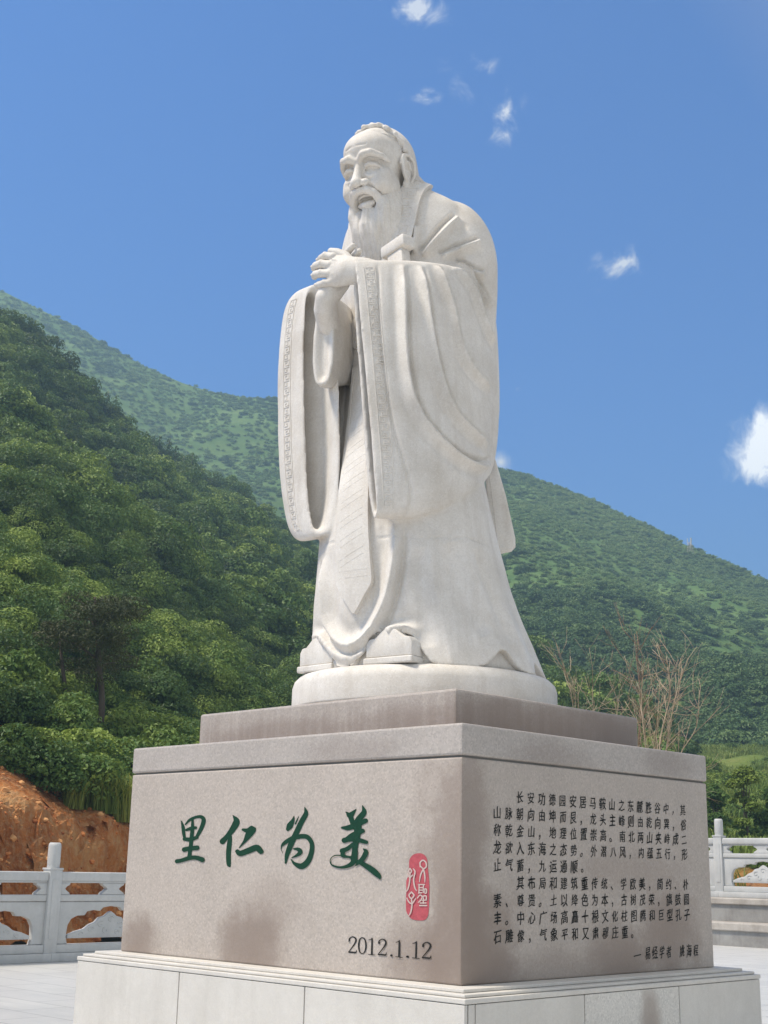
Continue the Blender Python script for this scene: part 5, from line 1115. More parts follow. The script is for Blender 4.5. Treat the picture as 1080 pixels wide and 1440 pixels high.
def near_prof(t, z0, z1, U, d):
    hc = 2.1+0.25*np.sin(U/90.0)+0.22*np.sin(U/37.0+1); dc = np.clip((d-_nd0)/1.3, 0, 1)
    rise = smooth01(dc*0.95)*hc
    tt = np.clip((d-_nd0-1.3)/(_nd1-_nd0-1.3), 0, 1)
    return z0+rise+(z1-z0-hc)*(0.72*tt+0.28*tt**2.2)
US = np.concatenate([np.linspace(-1500, -260, 30), np.linspace(-230, 1000, 150)])
NF = [(-1500, 11, 0), (-600, 14.5, 0), (0, 21.6, 0), (170, 25.2, 0), (300, 28, 0), (500, 36, 0), (700, 48, 0), (900, 62, 0), (1000, 70, 0)]
NC = [(-1500, 164, 95), (-600, 284, 115), (-200, 384, 125), (0, 472, 130), (30, 492, 132), (60, 518, 135), (100, 556, 139), (130, 582, 142), (200, 632, 150), (280, 684, 155), (350, 722, 160), (420, 766, 162), (520, 819, 158), (640, 894, 140), (740, 947, 122), (800, 983, 108), (860, 1018, 98), (920, 1052, 92), (1000, 1095, 88)]
_nd0 = np.interp(US, [f[0] for f in NF], [f[1] for f in NF]); _nd1 = np.interp(US, [c[0] for c in NC], [c[2] for c in NC])
def near_extra(s, P):
    d = (P-CAM)@HF; s_ = d-_nd0[None, :]
    k = np.exp(-((s_-0.9)/1.4)**2)
    q = (1-2*np.abs(fbm(P/1.3, 5)))*0.38+(1-2*np.abs(fbm(P/np.array([0.8, 0.8, 3.0])+4, 3)))*0.2+fbm(P/np.array([0.45, 0.45, 2.4]), 3)*0.22+fbm(P/0.33, 3)*0.16
    P[:, :, 0] += k*q*(-HF[0]); P[:, :, 1] += k*q*(-HF[1]); P[:, :, 2] += k*fbm(P/0.6+9, 3)*0.16
    lim = 3.0+2.6*fbm(np.stack([P[:, :, 0], P[:, :, 1], P[:, :, 2]*0], -1)/4.0+3, 3)
    right = np.interp(s.us, [-400, 0, 50, 90, 200, 1000], [2.5, 2.5, 1.4, -0.1, -0.5, -0.8])
    s.soil = smooth01((lim+right[None, :]-s_)/0.9)
_T = np.concatenate([np.linspace(0, 1, 90)])
near = None
class NearHill(Hill): pass
near_T = None
_old_lin = np.linspace
def dense_first(nt):          # more rows in the cut bank
    return np.concatenate([np.linspace(0, 0.045, 42), np.linspace(0.05, 1, nt)])
class HillD(Hill):
    def __init__(s, *a, **k):
        f = np.linspace
        try:
            np.linspace = lambda x, y, n=50, **kw: dense_first(n) if (x == 0 and y == 1 and n == 90) else f(x, y, n, **kw)
            Hill.__init__(s, *a, **k)
        finally: np.linspace = f
near = HillD('near_hill', US, NF, NC, near_prof, M_NEARG, 90, 14, 0.7, near_extra)
at_ = near.ob.data.attributes.new('soil', 'FLOAT', 'POINT'); at_.data.foreach_set('value', near.soil.astype(np.float32).ravel())

USF = np.linspace(-1500, 1500, 170)
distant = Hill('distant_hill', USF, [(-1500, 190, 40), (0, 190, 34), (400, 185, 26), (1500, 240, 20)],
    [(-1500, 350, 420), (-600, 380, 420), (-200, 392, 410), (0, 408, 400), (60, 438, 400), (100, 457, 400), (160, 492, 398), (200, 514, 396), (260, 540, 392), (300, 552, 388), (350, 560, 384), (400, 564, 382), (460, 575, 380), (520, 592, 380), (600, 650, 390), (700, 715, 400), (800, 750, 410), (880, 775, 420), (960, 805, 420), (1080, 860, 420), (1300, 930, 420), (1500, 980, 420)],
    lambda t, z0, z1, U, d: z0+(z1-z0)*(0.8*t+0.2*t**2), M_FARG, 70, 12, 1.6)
USR = np.linspace(420, 2300, 130)
right_hill = Hill('right_hill', USR, [(420, 150, 22), (700, 128, 14), (1080, 112, 10.5), (1500, 100, 6), (2300, 90, 3)],
    [(420, 560, 340), (520, 592, 345), (600, 622, 345), (700, 660, 345), (740, 668, 340), (800, 690, 332), (850, 712, 325), (900, 736, 315), (960, 764, 307), (1000, 782, 302), (1080, 816, 294), (1200, 875, 275), (1500, 1010, 250), (2300, 1120, 230)],
    lambda t, z0, z1, U, d: z0+(z1-z0)*(0.9*t+0.1*t**2), M_FARG, 80, 12, 1.5, None, 0.9)
def field_prof(t, z0, z1, U, d):
    st_ = t*7; return z0+(z1-z0)*(np.floor(st_)+smooth01((st_-np.floor(st_))*1.6-0.3))/7*0.7+(z1-z0)*t*0.3
def field_extra(s, P):
    s.soil = smooth01((fbm(P/np.array([9, 9, 3])+5, 4)-0.42)/0.2)
field = Hill('terrace_field', np.linspace(560, 2300, 110), [(560, 40, 0), (900, 38, 0.2), (1080, 37, 0.2), (2300, 30, 0.2)],
    [(560, 1100, 150), (700, 1085, 140), (900, 1062, 122), (1080, 1058, 113), (1500, 1120, 101), (2300, 1180, 91)], field_prof, M_FIELD, 110, 4, 0.35, field_extra, 0.1)
at_ = field.ob.data.attributes.new('soil', 'FLOAT', 'POINT'); at_.data.foreach_set('value', field.soil.astype(np.float32).ravel())

# ------------------------------------------------------------------ foliage
def leaf_mat(name, dark, mid, light, trans=0.16, pscale=0.05):
    m, t, b = mat_new(name)
    oi = nd(t, 'ShaderNodeObjectInfo'); p = worldco(t)
    n = noise(t, p, pscale, 4, 0.6); n2 = noise(t, p, 2.2, 3, 0.6)
    f = mt(t, 'ADD', mt(t, 'MULTIPLY', oi.outputs['Random'], 0.55), mt(t, 'MULTIPLY', ramp(t, n, [(0.3, (0, 0, 0)), (0.7, (1, 1, 1))]), 0.45))
    f = mt(t, 'ADD', f, mt(t, 'MULTIPLY', mt(t, 'SUBTRACT', n2, 0.5), 0.7), clamp=True)
    c = ramp(t, f, [(0.1, dark), (0.5, mid), (0.9, light)])
    t.links.new(c, b.inputs['Base Color']); b.inputs['Roughness'].default_value = 0.55; b.inputs['Specular IOR Level'].default_value = 0.3
    tr = nd(t, 'ShaderNodeBsdfTranslucent'); mx = nd(t, 'ShaderNodeMixShader'); mx.inputs[0].default_value = trans
    t.links.new(mixc(t, 0.5, c, tuple(min(1, x*1.5) for x in light)), tr.inputs['Color'])
    t.links.new(b.outputs[0], mx.inputs[1]); t.links.new(tr.outputs[0], mx.inputs[2]); t.links.new(mx.outputs[0], t.nodes['Material Output'].inputs['Surface'])
    return m
M_LEAF = leaf_mat('broadleaf foliage', (0.014, 0.040, 0.012), (0.075, 0.15, 0.028), (0.31, 0.40, 0.075))
M_LEAFY = leaf_mat('bright young foliage', (0.05, 0.11, 0.018), (0.13, 0.21, 0.03), (0.26, 0.33, 0.06))
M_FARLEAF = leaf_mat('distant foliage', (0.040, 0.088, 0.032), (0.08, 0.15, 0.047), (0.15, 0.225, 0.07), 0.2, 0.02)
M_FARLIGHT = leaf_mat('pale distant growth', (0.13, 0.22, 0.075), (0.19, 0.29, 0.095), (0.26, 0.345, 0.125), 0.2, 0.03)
M_PINE = leaf_mat('pine needles', (0.014, 0.028, 0.008), (0.040, 0.055, 0.013), (0.09, 0.085, 0.022), 0.1, 0.3)
M_GRASS = leaf_mat('tall grass', (0.09, 0.16, 0.028), (0.18, 0.26, 0.05), (0.30, 0.34, 0.085), 0.3, 0.3)
M_BARK = stone_mat('bark', (0.13, 0.10, 0.075), (0.05, 0.04, 0.03), 0.9)
M_DEAD = stone_mat('pale dead wood', (0.52, 0.42, 0.30), (0.32, 0.22, 0.14), 0.9)
def leaf_cloud(blobs, n, size, r, up=0.35, aspect=0.55, jit=0.55, low=-0.35):
    """leaf faces spread over and inside a set of blobs (x, y, z, rx, ry, rz)"""
    B_ = np.array(blobs, float); wgt = (B_[:, 3]*B_[:, 4])**1.0; pick = r.choice(len(B_), n, p=wgt/wgt.sum()); b = B_[pick]
    d = r.normal(size=(n, 3)); d /= np.linalg.norm(d, axis=1)[:, None]; d[:, 2] = np.where(d[:, 2] < low, -d[:, 2], d[:, 2])
    rad = 1-0.42*r.random(n)**2.2; c = b[:, :3]+d*b[:, 3:6]*rad[:, None]
    nr = d/b[:, 3:6]; nr /= np.linalg.norm(nr, axis=1)[:, None]; nr = nr+r.normal(size=(n, 3))*jit+np.array([0, 0, up]); nr /= np.linalg.norm(nr, axis=1)[:, None]
    a = np.cross(nr, r.normal(size=(n, 3))); a /= np.linalg.norm(a, axis=1)[:, None]; e = np.cross(nr, a)
    s = (size*r.uniform(0.6, 1.3, n))[:, None]; f = aspect
    fold_ = nr*s*0.12
    V = np.stack([c-a*s*0.5, c+e*s*f*0.5+fold_, c+a*s*0.5, c-e*s*f*0.5+fold_], 1).reshape(-1, 3)
    return V, np.arange(4*n).reshape(n, 4)
def bush_blobs(r, k=9, R=1.0, h=0.8):
    o = []
    for _ in range(k):
        a = r.uniform(0, 6.28); q = R*math.sqrt(r.random())*0.72; rr = r.uniform(0.28, 0.52)*R
        o.append((q*math.cos(a), q*math.sin(a), h*R*r.uniform(0.25, 0.95)*(1-0.45*(q/R)**2), rr, rr, rr*r.uniform(0.65, 0.9)))
    o.append((0, 0, 0.3*h*R, 0.8*R, 0.8*R, 0.45*h*R)); return o
def bush_me(name, seed, n, size, mat, k=9, h=0.9, **kw):
    r = np.random.default_rng(seed); V, F_ = leaf_cloud(bush_blobs(r, k, 1.0, h), n, size, r, **kw); return np_mesh(name, V, F_, mat, False)
def tree_blobs(r, k, R, z0, z1):
    o = []
    for _ in range(k):
        a = r.uniform(0, 6.28); z = r.uniform(z0, z1); q = R*math.sqrt(r.random())*0.75*math.sin(math.pi*np.clip((z-z0)/(z1-z0)*0.8+0.15, 0, 1)); rr = r.uniform(0.22, 0.42)*R
        o.append((q*math.cos(a), q*math.sin(a), z, rr, rr, rr*0.75))
    return o
def scatter(name, pts, scl, protos, seed, label=None):
    """one object of uncountable growth: instances of a few plants on points"""
    r = np.random.default_rng(seed); n = len(pts)
    me = bpy.data.meshes.new(name); me.vertices.add(n); me.vertices.foreach_set('co', np.asarray(pts, np.float32).ravel())
    a = me.attributes.new('scl', 'FLOAT_VECTOR', 'POINT'); S = np.stack([scl, scl, scl*r.uniform(0.75, 1.25, n)], 1); a.data.foreach_set('vector', S.astype(np.float32).ravel())
    a = me.attributes.new('rot', 'FLOAT_VECTOR', 'POINT'); a.data.foreach_set('vector', np.stack([r.uniform(-.15, .15, n), r.uniform(-.15, .15, n), r.uniform(0, 6.28, n)], 1).astype(np.float32).ravel())
    o = obj(name, me); o['kind'] = 'stuff'
    if label: o['label'] = label
    pc = bpy.data.collections.new(name+'_plants')
    for i, pm in enumerate(protos): pc.objects.link(bpy.data.objects.new('plant', pm))
    g = bpy.data.node_groups.new(name, 'GeometryNodeTree'); g.interface.new_socket('Geometry', in_out='INPUT', socket_type='NodeSocketGeometry'); g.interface.new_socket('Geometry', in_out='OUTPUT', socket_type='NodeSocketGeometry')
    gi = g.nodes.new('NodeGroupInput'); go = g.nodes.new('NodeGroupOutput'); ip = g.nodes.new('GeometryNodeInstanceOnPoints'); ci = g.nodes.new('GeometryNodeCollectionInfo'); mp_ = g.nodes.new('GeometryNodeMeshToPoints')
    ci.inputs['Collection'].default_value = pc; ci.inputs['Separate Children'].default_value = True; ci.inputs['Reset Children'].default_value = True
    na = g.nodes.new('GeometryNodeInputNamedAttribute'); na.data_type = 'FLOAT_VECTOR'; na.inputs[0].default_value = 'scl'
    nr = g.nodes.new('GeometryNodeInputNamedAttribute'); nr.data_type = 'FLOAT_VECTOR'; nr.inputs[0].default_value = 'rot'
    K = g.links.new; K(gi.outputs[0], mp_.inputs[0]); K(mp_.outputs[0], ip.inputs['Points']); K(ci.outputs[0], ip.inputs['Instance']); ip.inputs['Pick Instance'].default_value = True
    er = g.nodes.new('FunctionNodeEulerToRotation'); K(nr.outputs[0], er.inputs[0]); K(er.outputs[0], ip.inputs['Rotation']); K(na.outputs[0], ip.inputs['Scale']); K(ip.outputs[0], go.inputs[0])
    md_ = o.modifiers.new('growth', 'NODES'); md_.node_group = g
    return o
r5 = np.random.default_rng(11)
# the near hillside: a closed cover of shrubs and creepers
PB = [bush_me('bush', 100+i, 2200, 0.125, M_LEAF, 10, 1.3, jit=0.36, up=0.15, low=-0.15) for i in range(6)]
PBN = [bush_me('bush', 110+i, 5200, 0.075, M_LEAF, 11, 1.3, jit=0.38, up=0.15, low=-0.15) for i in range(4)]
PBF = [bush_me('bush', 120+i, 2600, 0.12, M_LEAF, 12, 0.95) for i in range(3)]
PF = [bush_me('bush', 140+i, 420, 0.26, M_FARLEAF, 8, 0.8, jit=0.4, low=-0.1) for i in range(4)]
def dens_near(P, tm, um):
    d = (P-CAM)@HF; return (60/np.clip(d, 30, 200))**0.9
pts, tm, um = near.sample(6000, r5, 0.10, 1.0, -600, 960, dens_near)
big = np.clip(fbm(pts/14.0, 3), -0.6, 1)
sc = r5.uniform(0.7, 1.9, len(pts))*(1+0.55*big)*np.interp((pts-CAM)@HF, [30, 150], [0.85, 1.45])
pts[:, 2] -= 0.15*sc
dd = (pts-CAM)@HF
scatter('hillside_undergrowth', pts[dd > 72], sc[dd > 72], PB, 5, 'dense dark green scrub covering the near hillside')
scatter('lower_slope_undergrowth', pts[dd <= 72], sc[dd <= 72], PBN, 15, 'dense green scrub on the lower part of the near hillside')
def dens_mid(P, tm, um):
    d = (P-CAM)@HF; i = np.interp(um, US, _nd0)
    return np.where((d-i > 2.2) & (d < 48), 1.0, 0.0)*(1-np.clip(near.soil[:-1, :-1], 0, 1))
pts, tm, um = near.sample(1500, r5, 0.0, 0.35, -500, 960, dens_mid)
sc = r5.uniform(0.5, 1.15, len(pts)); pts[:, 2] -= 0.1
scatter('slope_foot_undergrowth', pts, sc, PBF, 6, 'leafy shrubs and creepers on the foot of the slope')
# far ridge: grassy with thin scrub; right hill: patchy scrub
pts, tm, um = distant.sample(4200, r5, 0.30, 1.0, -700, 1250, lambda P, t, u: np.clip(0.05+0.9*fbm(P/24.0, 4), 0.02, 1.2))
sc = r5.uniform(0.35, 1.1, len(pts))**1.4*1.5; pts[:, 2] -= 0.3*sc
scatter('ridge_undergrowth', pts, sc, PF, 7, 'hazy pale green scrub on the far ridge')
pts, tm, um = right_hill.sample(8000, r5, 0.0, 1.0, 425, 2100, lambda P, t, u: np.clip(1.0-1.55*t+0.22*fbm(P/15.0, 4), 0.13, 1.2)**2.2*np.interp(t, [0, 1], [1.6, 1.0]))
p2, t2, u2 = right_hill.sample(520, r5, 0.84, 1.0, 425, 2100, lambda P, t, u: np.clip(0.3+0.9*fbm(P/14.0+2, 3), 0.03, 1.4))
pts = np.vstack([pts, p2]); tm = np.concatenate([tm, t2])
sc = r5.uniform(0.4, 1.0, len(pts))**1.3*1.7*np.interp(tm, [0, 1], [1.15, 0.8]); pts[:, 2] -= 0.25*sc
scatter('far_hill_undergrowth', pts, sc, PF, 8, 'patchy bluish green scrub on the far hill')
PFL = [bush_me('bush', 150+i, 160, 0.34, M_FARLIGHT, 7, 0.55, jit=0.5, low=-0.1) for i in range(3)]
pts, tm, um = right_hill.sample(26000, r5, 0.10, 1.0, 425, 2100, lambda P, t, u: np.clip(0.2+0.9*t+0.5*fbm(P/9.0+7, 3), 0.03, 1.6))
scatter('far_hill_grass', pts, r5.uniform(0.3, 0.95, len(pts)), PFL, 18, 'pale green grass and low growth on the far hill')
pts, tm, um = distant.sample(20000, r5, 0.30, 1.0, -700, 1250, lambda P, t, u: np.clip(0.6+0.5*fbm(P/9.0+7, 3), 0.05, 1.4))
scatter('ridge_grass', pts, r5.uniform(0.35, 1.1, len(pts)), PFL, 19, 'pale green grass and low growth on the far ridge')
def grass_me(seed, n, hgt, mat, spread=0.5, wd=0.02):
    r = np.random.default_rng(seed); V = []; F_ = []
    for i in range(n):
        a = r.uniform(0, 6.28); q = spread*math.sqrt(r.random()); x, y = q*math.cos(a), q*math.sin(a); b = r.uniform(0, 6.28); h = hgt*r.uniform(0.55, 1.1); ln = r.uniform(0.15, 0.55)*h
        dx, dy = math.cos(b), math.sin(b); px_, py_ = -dy*wd, dx*wd; k = len(V)
        for s_, w_ in ((0, 1), (0.5, 0.9), (0.85, 0.55), (1.0, 0.08)):
            o = ln*s_**2; z = h*(s_-0.25*s_**3); V += [(x+dx*o+px_*w_, y+dy*o+py_*w_, z), (x+dx*o-px_*w_, y+dy*o-py_*w_, z)]
        for s_ in range(3): F_.append((k+2*s_, k+2*s_+1, k+2*s_+3, k+2*s_+2))
    return np_mesh('tuft', V, F_, mat, False)
PG = [grass_me(60+i, 60, 0.55, M_GRASS, 0.6, 0.022) for i in range(3)]
pts, tm, um = field.sample(6500, r5, 0.0, 1.0, 700, 1500, lambda P, t, u: np.clip(0.8-P[..., 2]*0+fbm(P/6.0, 3), 0.05, 1.5)*(1-0.85*np.clip(field.soil[:-1, :-1], 0, 1)))
scatter('terrace_grass', pts, r5.uniform(0.7, 1.5, len(pts)), PG, 9, 'rough yellow green grass on the terraces')
pts, tm, um = field.sample(260, r5, 0.12, 1.0, 700, 1500, lambda P, t, u: np.clip(0.2+fbm(P/12.0+4, 3), 0.0, 1.5))
scatter('terrace_undergrowth', pts, r5.uniform(0.5, 1.2, len(pts)), [bush_me('bush', 170+i, 700, 0.2, M_LEAFY, 9, 0.9) for i in range(3)], 10, 'low bright green scrub on the terraces')

def rock_me(seed):
    r = np.random.default_rng(seed); bm = bmesh.new(); bmesh.ops.create_icosphere(bm, subdivisions=2, radius=1)
    for v in bm.verts:
        p = np.array(v.co); v.co = Vector(p*(1+0.35*float(fbm(p[None]*1.3+seed*7, 2)[0]))*np.array([1, 0.8, 0.6]))
    me = bpy.data.meshes.new('stone'); bm.to_mesh(me); bm.free(); me.materials.append(M_CLOD); return me
def clod_mat():
    m, t, b = mat_new('earth clods'); oi = nd(t, 'ShaderNodeObjectInfo'); n = noise(t, worldco(t), 6, 4, 0.7)
    c = ramp(t, mt(t, 'ADD', mt(t, 'MULTIPLY', oi.outputs['Random'], 0.7), mt(t, 'MULTIPLY', n, 0.4)), [(0.15, SOIL[0]), (0.45, SOIL[1]), (0.8, SOIL[2])])
    t.links.new(c, b.inputs['Base Color']); b.inputs['Roughness'].default_value = 0.95; return m
M_CLOD = clod_mat()
pts, tm, um = near.sample(1700, r5, 0.0, 0.06, -300, 330, lambda P, t, u: np.clip(near.soil[:-1, :-1], 0, 1)*(((P-CAM)@HF-np.interp(u, US, _nd0)) > -0.2))
scatter('rubble', pts, 0.018+0.075*r5.random(len(pts))**4, [rock_me(i+1) for i in range(3)], 12, 'loose orange stones and clods on the earth bank')
# ---- plants one can tell apart
def limb_tree(name, label, cat, base, h, crownR, z0, seed, leaf, nleaf, lsize, group=None, trunk_r=0.09, kb=16, lean=(0, 0)):
    r = np.random.default_rng(seed); t = thing(name, label, cat, tuple(base), 0, group)
    tb = MB(); top = (lean[0]*h, lean[1]*h, h*0.86); tr = [(0, 0, -0.3), (lean[0]*h*0.3+r.uniform(-.06, .06), lean[1]*h*.3, h*0.3), (lean[0]*h*0.65+r.uniform(-.1, .1), lean[1]*h*.65, h*0.62), top]
    tb.tube(catmull(tr, 4), np.linspace(trunk_r, trunk_r*0.25, 13), 8)
    B_ = tree_blobs(r, kb, crownR, z0, h)
    B_ = [(b[0]+lean[0]*b[2], b[1]+lean[1]*b[2], *b[2:]) for b in B_]
    for b in B_[:9]:
        s0 = r.uniform(0.35, 0.75)*h; p0 = Vector((lean[0]*s0, lean[1]*s0, s0)); p1 = Vector(b[:3]); mid = (p0+p1)/2+Vector((0, 0, -0.06*h))
        tb.tube([p0, mid, p1], [trunk_r*0.42, trunk_r*0.28, trunk_r*0.12], 6)
    tb.build('trunk', M_BARK, t)
    V, F_ = leaf_cloud(B_, nleaf, lsize, r); obj('crown', np_mesh('crown', V, F_, leaf, False), t)
    return t
def copy_tree(o, parent=None):
    c = o.copy(); COL.objects.link(c); c.parent = parent
    for ch in [q for q in bpy.data.objects if q.parent == o]: copy_tree(ch, c)
    return c
# dark pine on the left slope
pb = near.at(150, 33.0)
pine = thing('pine_tree', 'dark brownish pine tree with a crooked bare trunk above the red earth bank', 'pine tree', tuple(pb))
zt = far(150, 828, 33.0)[2]-pb[2]
rp = np.random.default_rng(5); tb = MB(); hr = Vector(HR)
TRK = [(0, 0, -0.3), (0.05, 0, zt*0.3), (-0.1, 0.1, zt*0.55), (-0.25, 0.1, zt*0.8), (-0.35, 0.1, zt*0.95)]
tk = catmull([tuple(hr*p[0]+Vector((0, 0, p[2]))) for p in TRK], 5); tb.tube(tk, np.linspace(0.10, 0.03, len(tk)), 8)
tb.tube([tuple(hr*-0.9+Vector((0, 0, -0.2))), tuple(hr*-0.75+Vector((0, 0, zt*0.25))), tuple(hr*-1.0+Vector((0, 0, zt*0.5))), tuple(hr*-1.15+Vector((0, 0, zt*0.68)))], [0.09, 0.075, 0.05, 0.03], 8)
pblobs = []
for i in range(26):
    s = rp.uniform(0.48, 1.0); a = rp.uniform(0, 6.28); q = rp.uniform(0.25, 1.0)*(1.35-0.55*s)*1.35
    c = hr*(-0.35*s)+Vector((q*math.cos(a), q*math.sin(a), zt*s)); pblobs.append((*c, rp.uniform(0.42, 0.7), rp.uniform(0.42, 0.7), rp.uniform(0.18, 0.3)))
    if i < 13: tb.tube([tuple(hr*(-0.3*s)+Vector((0, 0, zt*(s-0.09)))), tuple((hr*(-0.3*s)+Vector((0, 0, zt*(s-0.05)))+c)/2), tuple(c)], [0.035, 0.025, 0.012], 5)
tb.build('trunk', M_BARK, pine)
V, F_ = leaf_cloud(pblobs, 11000, 0.15, rp, up=0.2, aspect=0.16, jit=0.9, low=-1); obj('crown', np_mesh('crown', V, F_, M_PINE, False), pine)
# shrubs and grass on top of the cut bank
bsh = [bush_me('shrub', 200+i, 3600, 0.115, M_LEAF, 13, 1.0) for i in range(3)]
SH = [(18, 26.2, 0.6, 0, 'small leafy shrub beside the bare orange scar of the earth bank'), (62, 26.0, 0.95, 1, 'wide leafy shrub on the earth bank above the balustrade post'), (100, 26.4, 0.85, 2, 'leafy shrub on the earth bank between the balustrade post and the grass clumps'), (128, 26.9, 0.95, 0, 'leafy shrub on the earth bank just below the pine tree trunk'), (158, 27.6, 0.9, 1, 'leafy shrub on the earth bank behind the tall grass clumps'), (200, 28.5, 1.0, 2, 'leafy shrub on the earth bank mostly hidden behind the pedestal'), (-60, 24.0, 0.9, 1, 'leafy shrub on the earth bank farthest from the pedestal')]
def plain_plant(name, label, cat, loc, me, s, group, rz):
    o = obj(name, me); o.location = loc; o.scale = (s, s, s); o.rotation_euler = (0, 0, rz); tag(o, label, cat, group); return o
for i, (u, d, s, k, lb) in enumerate(SH):
    p = near.at(u, d); plain_plant('shrub', lb, 'shrub', (p[0], p[1], p[2]-0.1), bsh[k], s, 'shrubs along the top of the earth bank', i*1.3)
tg = [grass_me(80+i, 220, 1.15, M_GRASS, 0.35, 0.014) for i in range(2)]
for i, (u, d, s) in enumerate([(150, 26.9, 0.85), (168, 27.0, 1.0), (186, 27.3, 1.05), (120, 26.3, 0.6)]):
    p = near.at(u, d); plain_plant('grass_clump', 'tall arching green grass clump at the edge of the bank beside the pedestal', 'grass clump', (p[0], p[1], p[2]-0.05), tg[i % 2], s, 'grass clumps at the bank edge', i*2.1)
# conifers along the spur
rc = np.random.default_rng(21)
def conifer_me(seed):
    r = np.random.default_rng(seed); bl = []
    for k in range(9):
        z = 0.18+0.09*k; q = 0.30*(1.05-z)
        for a in range(4): b = a*1.57+k*0.7+r.uniform(-.3, .3); bl.append((q*math.cos(b)*0.7, q*math.sin(b)*0.7, z, q*0.62+0.03, q*0.62+0.03, 0.06))
    V, F_ = leaf_cloud(bl, 520, 0.09, r, low=-1); return np_mesh('crown', V, F_, M_FARLEAF, False)
con = thing('conifer', 'small dark pointed conifer on the crest of the near spur', 'conifer', (0, 0, 0), 0, 'conifers along the spur crest')
MB().tube([(0, 0, -0.1), (0, 0, 0.5), (0, 0, 1.0)], [0.03, 0.02, 0.005], 6).build('trunk', M_BARK, con); obj('crown', conifer_me(31), con)
CU = [148, 160, 171, 178, 190, 203, 214, 222, 236, 245, 256, 268, 282, 300]
for i, u in enumerate(CU):
    c = con if i == 0 else copy_tree(con)
    d1 = float(np.interp(u, US, _nd1)); p = near.at(u, d1-1.5-rc.uniform(0, 5)); s = rc.uniform(3.2, 5.6)
    c.location = (p[0], p[1], p[2]); c.scale = (s*0.9, s*0.9, s); c.rotation_euler = (0, 0, rc.uniform(0, 6))
# bare trees behind the pedestal on the right
def bare_tree(label, u, d, stems, seed, twig=3, mat=M_DEAD, scale=1.0):
    r = np.random.default_rng(seed); p0 = np.array([*field.at(u, d)]); t = thing('bare_tree', label, 'bare tree', tuple(p0))
    tr = MB(); br = MB()
    def at2(uu, vv, dd): q = far(uu, vv, dd); return Vector(q-p0)
    def grow(b, a, v, ln, rad, lev):
        v = v.normalized(); q = a+v*ln; m = (a+q)/2+Vector(r.normal(size=3))*ln*0.06
        b.tube([a, m, q], [rad, rad*0.8, rad*0.55], 5)
        if lev <= 0: return
        for _ in range(r.integers(2, 5)):
            s = r.uniform(0.35, 1.0); nv = v+Vector(r.normal(size=3))*0.42+Vector((0, 0, 0.16)); grow(br, a+(q-a)*s, nv, ln*r.uniform(0.45, 0.75), rad*0.5, lev-1)
    for (u1, v1, dd, rad) in stems:
        tip = at2(u1, v1, dd); n = 5; P = [Vector((0, 0, -0.3))]
        for i in range(1, n+1):
            s = i/n; P.append(tip*s+Vector((0, 0, 0.10*tip.length*math.sin(math.pi*s)*0.5))+Vector(r.normal(size=3))*0.05*tip.length*(0.3 if i == n else 1)*0.35)
        Q = catmull([tuple(q) for q in P], 4); tr.tube(Q, np.linspace(rad, rad*0.25, len(Q)), 7)
        for k in range(5, len(Q)-1, 1):
            v = Vector(Q[k+1]-Q[k]).normalized()
            for _ in range(r.integers(1, 3)):
                nv = v+Vector(r.normal(size=3))*0.55; grow(br, Vector(Q[k]), nv, tip.length*r.uniform(0.08, 0.20), rad*0.35, twig-2)
    tr.build('trunk', mat, t); br.build('branches', mat, t)
bare_tree('bare pale many stemmed tree fanning out behind the pedestal corner', 915, 41, [(880, 985, 41, 0.03), (905, 935, 40.5, 0.036), (938, 922, 41.5, 0.042), (958, 938, 41, 0.036), (985, 968, 41.5, 0.032), (930, 955, 42, 0.03)], 3)
bare_tree('low bare tree with leaning pale branches close to the statue base', 850, 43, [(790, 930, 43, 0.03), (812, 965, 42.5, 0.026), (835, 955, 43.5, 0.03), (868, 980, 43, 0.024)], 4)
bare_tree('slender reddish bare tree standing upright behind the pedestal', 897, 46, [(893, 890, 46, 0.038), (902, 930, 46.5, 0.026)], 6, 3, stone_mat('reddish dead wood', (0.34, 0.22, 0.15), (0.18, 0.11, 0.08), 0.9))
# young trees behind the far balustrade
YT = [(1045, 47, 1078, 14, 'young upright tree with yellow green leaves behind the far white balustrade', M_LEAFY, 0.75), (1003, 50, 1108, 15, 'bushy green young tree beside the pedestal and behind the far balustrade', M_LEAF, 0.85), (1078, 48, 1112, 16, 'dark green round crowned young tree behind the far white balustrade', M_LEAF, 0.8), (1110, 52, 1100, 17, 'thin sparse young tree farthest from the pedestal behind the white balustrade', M_LEAFY, 1.1)]
for (u, d, vt, sd_, lb, mm, R) in YT:
    p = field.at(u, d); h = far(u, vt, d)[2]-p[2]; limb_tree('young_tree', lb, 'tree', p, h, R, h*0.28, sd_, mm, 4200, 0.13, None, 0.06, 18)
bs2 = [bush_me('shrub', 220+i, 2200, 0.15, M_LEAFY if i else M_LEAF, 11, 0.9) for i in range(2)]
for i, (u, d, s, lb) in enumerate([(1022, 45, 0.4, 'low green shrub on the terrace under the upright yellow green young tree'), (1062, 43, 0.45, 'low green shrub on the terrace under the dark green young tree'), (1030, 58, 0.7, 'green shrub on the rising grass terrace above the young trees'), (1072, 63, 0.8, 'green shrub highest up on the grass terrace')]):
    p = field.at(u, d); plain_plant('shrub', lb, 'shrub', (p[0], p[1], p[2]-0.1), bs2[i % 2], s, 'shrubs on the terrace', i*1.7)
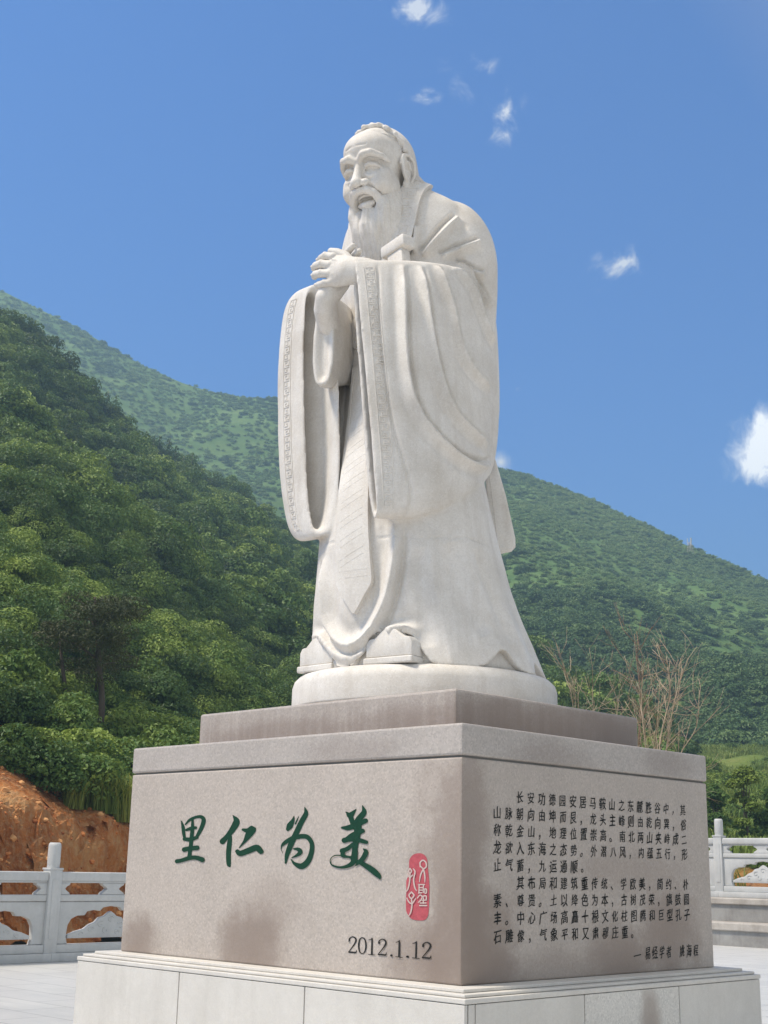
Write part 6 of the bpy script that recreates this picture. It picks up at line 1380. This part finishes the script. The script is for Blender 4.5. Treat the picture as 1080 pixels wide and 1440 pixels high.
# bright shrubs on the spur beside the statue foot
bs3 = [bush_me('shrub', 240+i, 1800, 0.17, M_LEAFY, 12, 0.9) for i in range(2)]
for i, (u, d, s) in enumerate([(757, 62, 1.5), (785, 64, 1.4), (812, 66, 1.3), (845, 68, 1.2)]):
    p = near.at(u, d); plain_plant('shrub', 'bright yellow green shrub on the slope behind the foot of the statue', 'shrub', (p[0], p[1], p[2]), bs3[i % 2], s, 'bright shrubs behind the statue foot', i*1.9)
# lattice mast on the far hill
mp0 = right_hill.at(971, 296); mast = thing('lattice_mast', 'tiny pale lattice mast on the far hill skyline', 'mast', tuple(mp0))
M_MAST = paint_mat('mast paint', (0.62, 0.55, 0.52)); hm = max(3.0, far(971, 766, 296)[2]-mp0[2])
mb = MB()
for sx, sy in ((-1, -1), (1, -1), (1, 1), (-1, 1)): mb.tube([(sx*0.7, sy*0.7, -0.5), (sx*0.2, sy*0.2, hm)], 0.04, 5)
for k in range(6):
    z0, z1 = hm*k/6, hm*(k+1)/6; q0, q1 = 0.7-0.5*k/6, 0.7-0.5*(k+1)/6
    for (ax, ay), (bx, by) in (((-1, -1), (1, -1)), ((1, -1), (1, 1)), ((1, 1), (-1, 1)), ((-1, 1), (-1, -1))): mb.tube([(ax*q0, ay*q0, z0), (bx*q1, by*q1, z1)], 0.03, 4)
mb.build('lattice', M_MAST, mast)
an = MB()
for k in range(3): a = k*2.09; an.box(-0.15, 0.15, -0.08, 0.08, hm-0.6, hm+0.9, 0.02, M=Matrix.Rotation(a, 4, 'Z') @ Matrix.Translation((0, 0.55, 0)))
an.build('antenna', paint_mat('antenna white', (0.8, 0.8, 0.8)), mast)

# ------------------------------------------------------------------ air
hz = MB().box(-900, 700, -500, 900, -2.0, 205)
hm_ = bpy.data.materials.new('air'); hm_.use_nodes = True; t = hm_.node_tree; t.nodes.clear()
vo = t.nodes.new('ShaderNodeVolumePrincipled'); mo = t.nodes.new('ShaderNodeOutputMaterial'); t.links.new(vo.outputs[0], mo.inputs['Volume'])
vo.inputs['Density'].default_value = 0.0013; vo.inputs['Color'].default_value = (0.50, 0.80, 1.0, 1); vo.inputs['Anisotropy'].default_value = 0.2
haze = hz.build('haze', hm_); haze['kind'] = 'stuff'; haze['label'] = 'thin pale haze in the air'
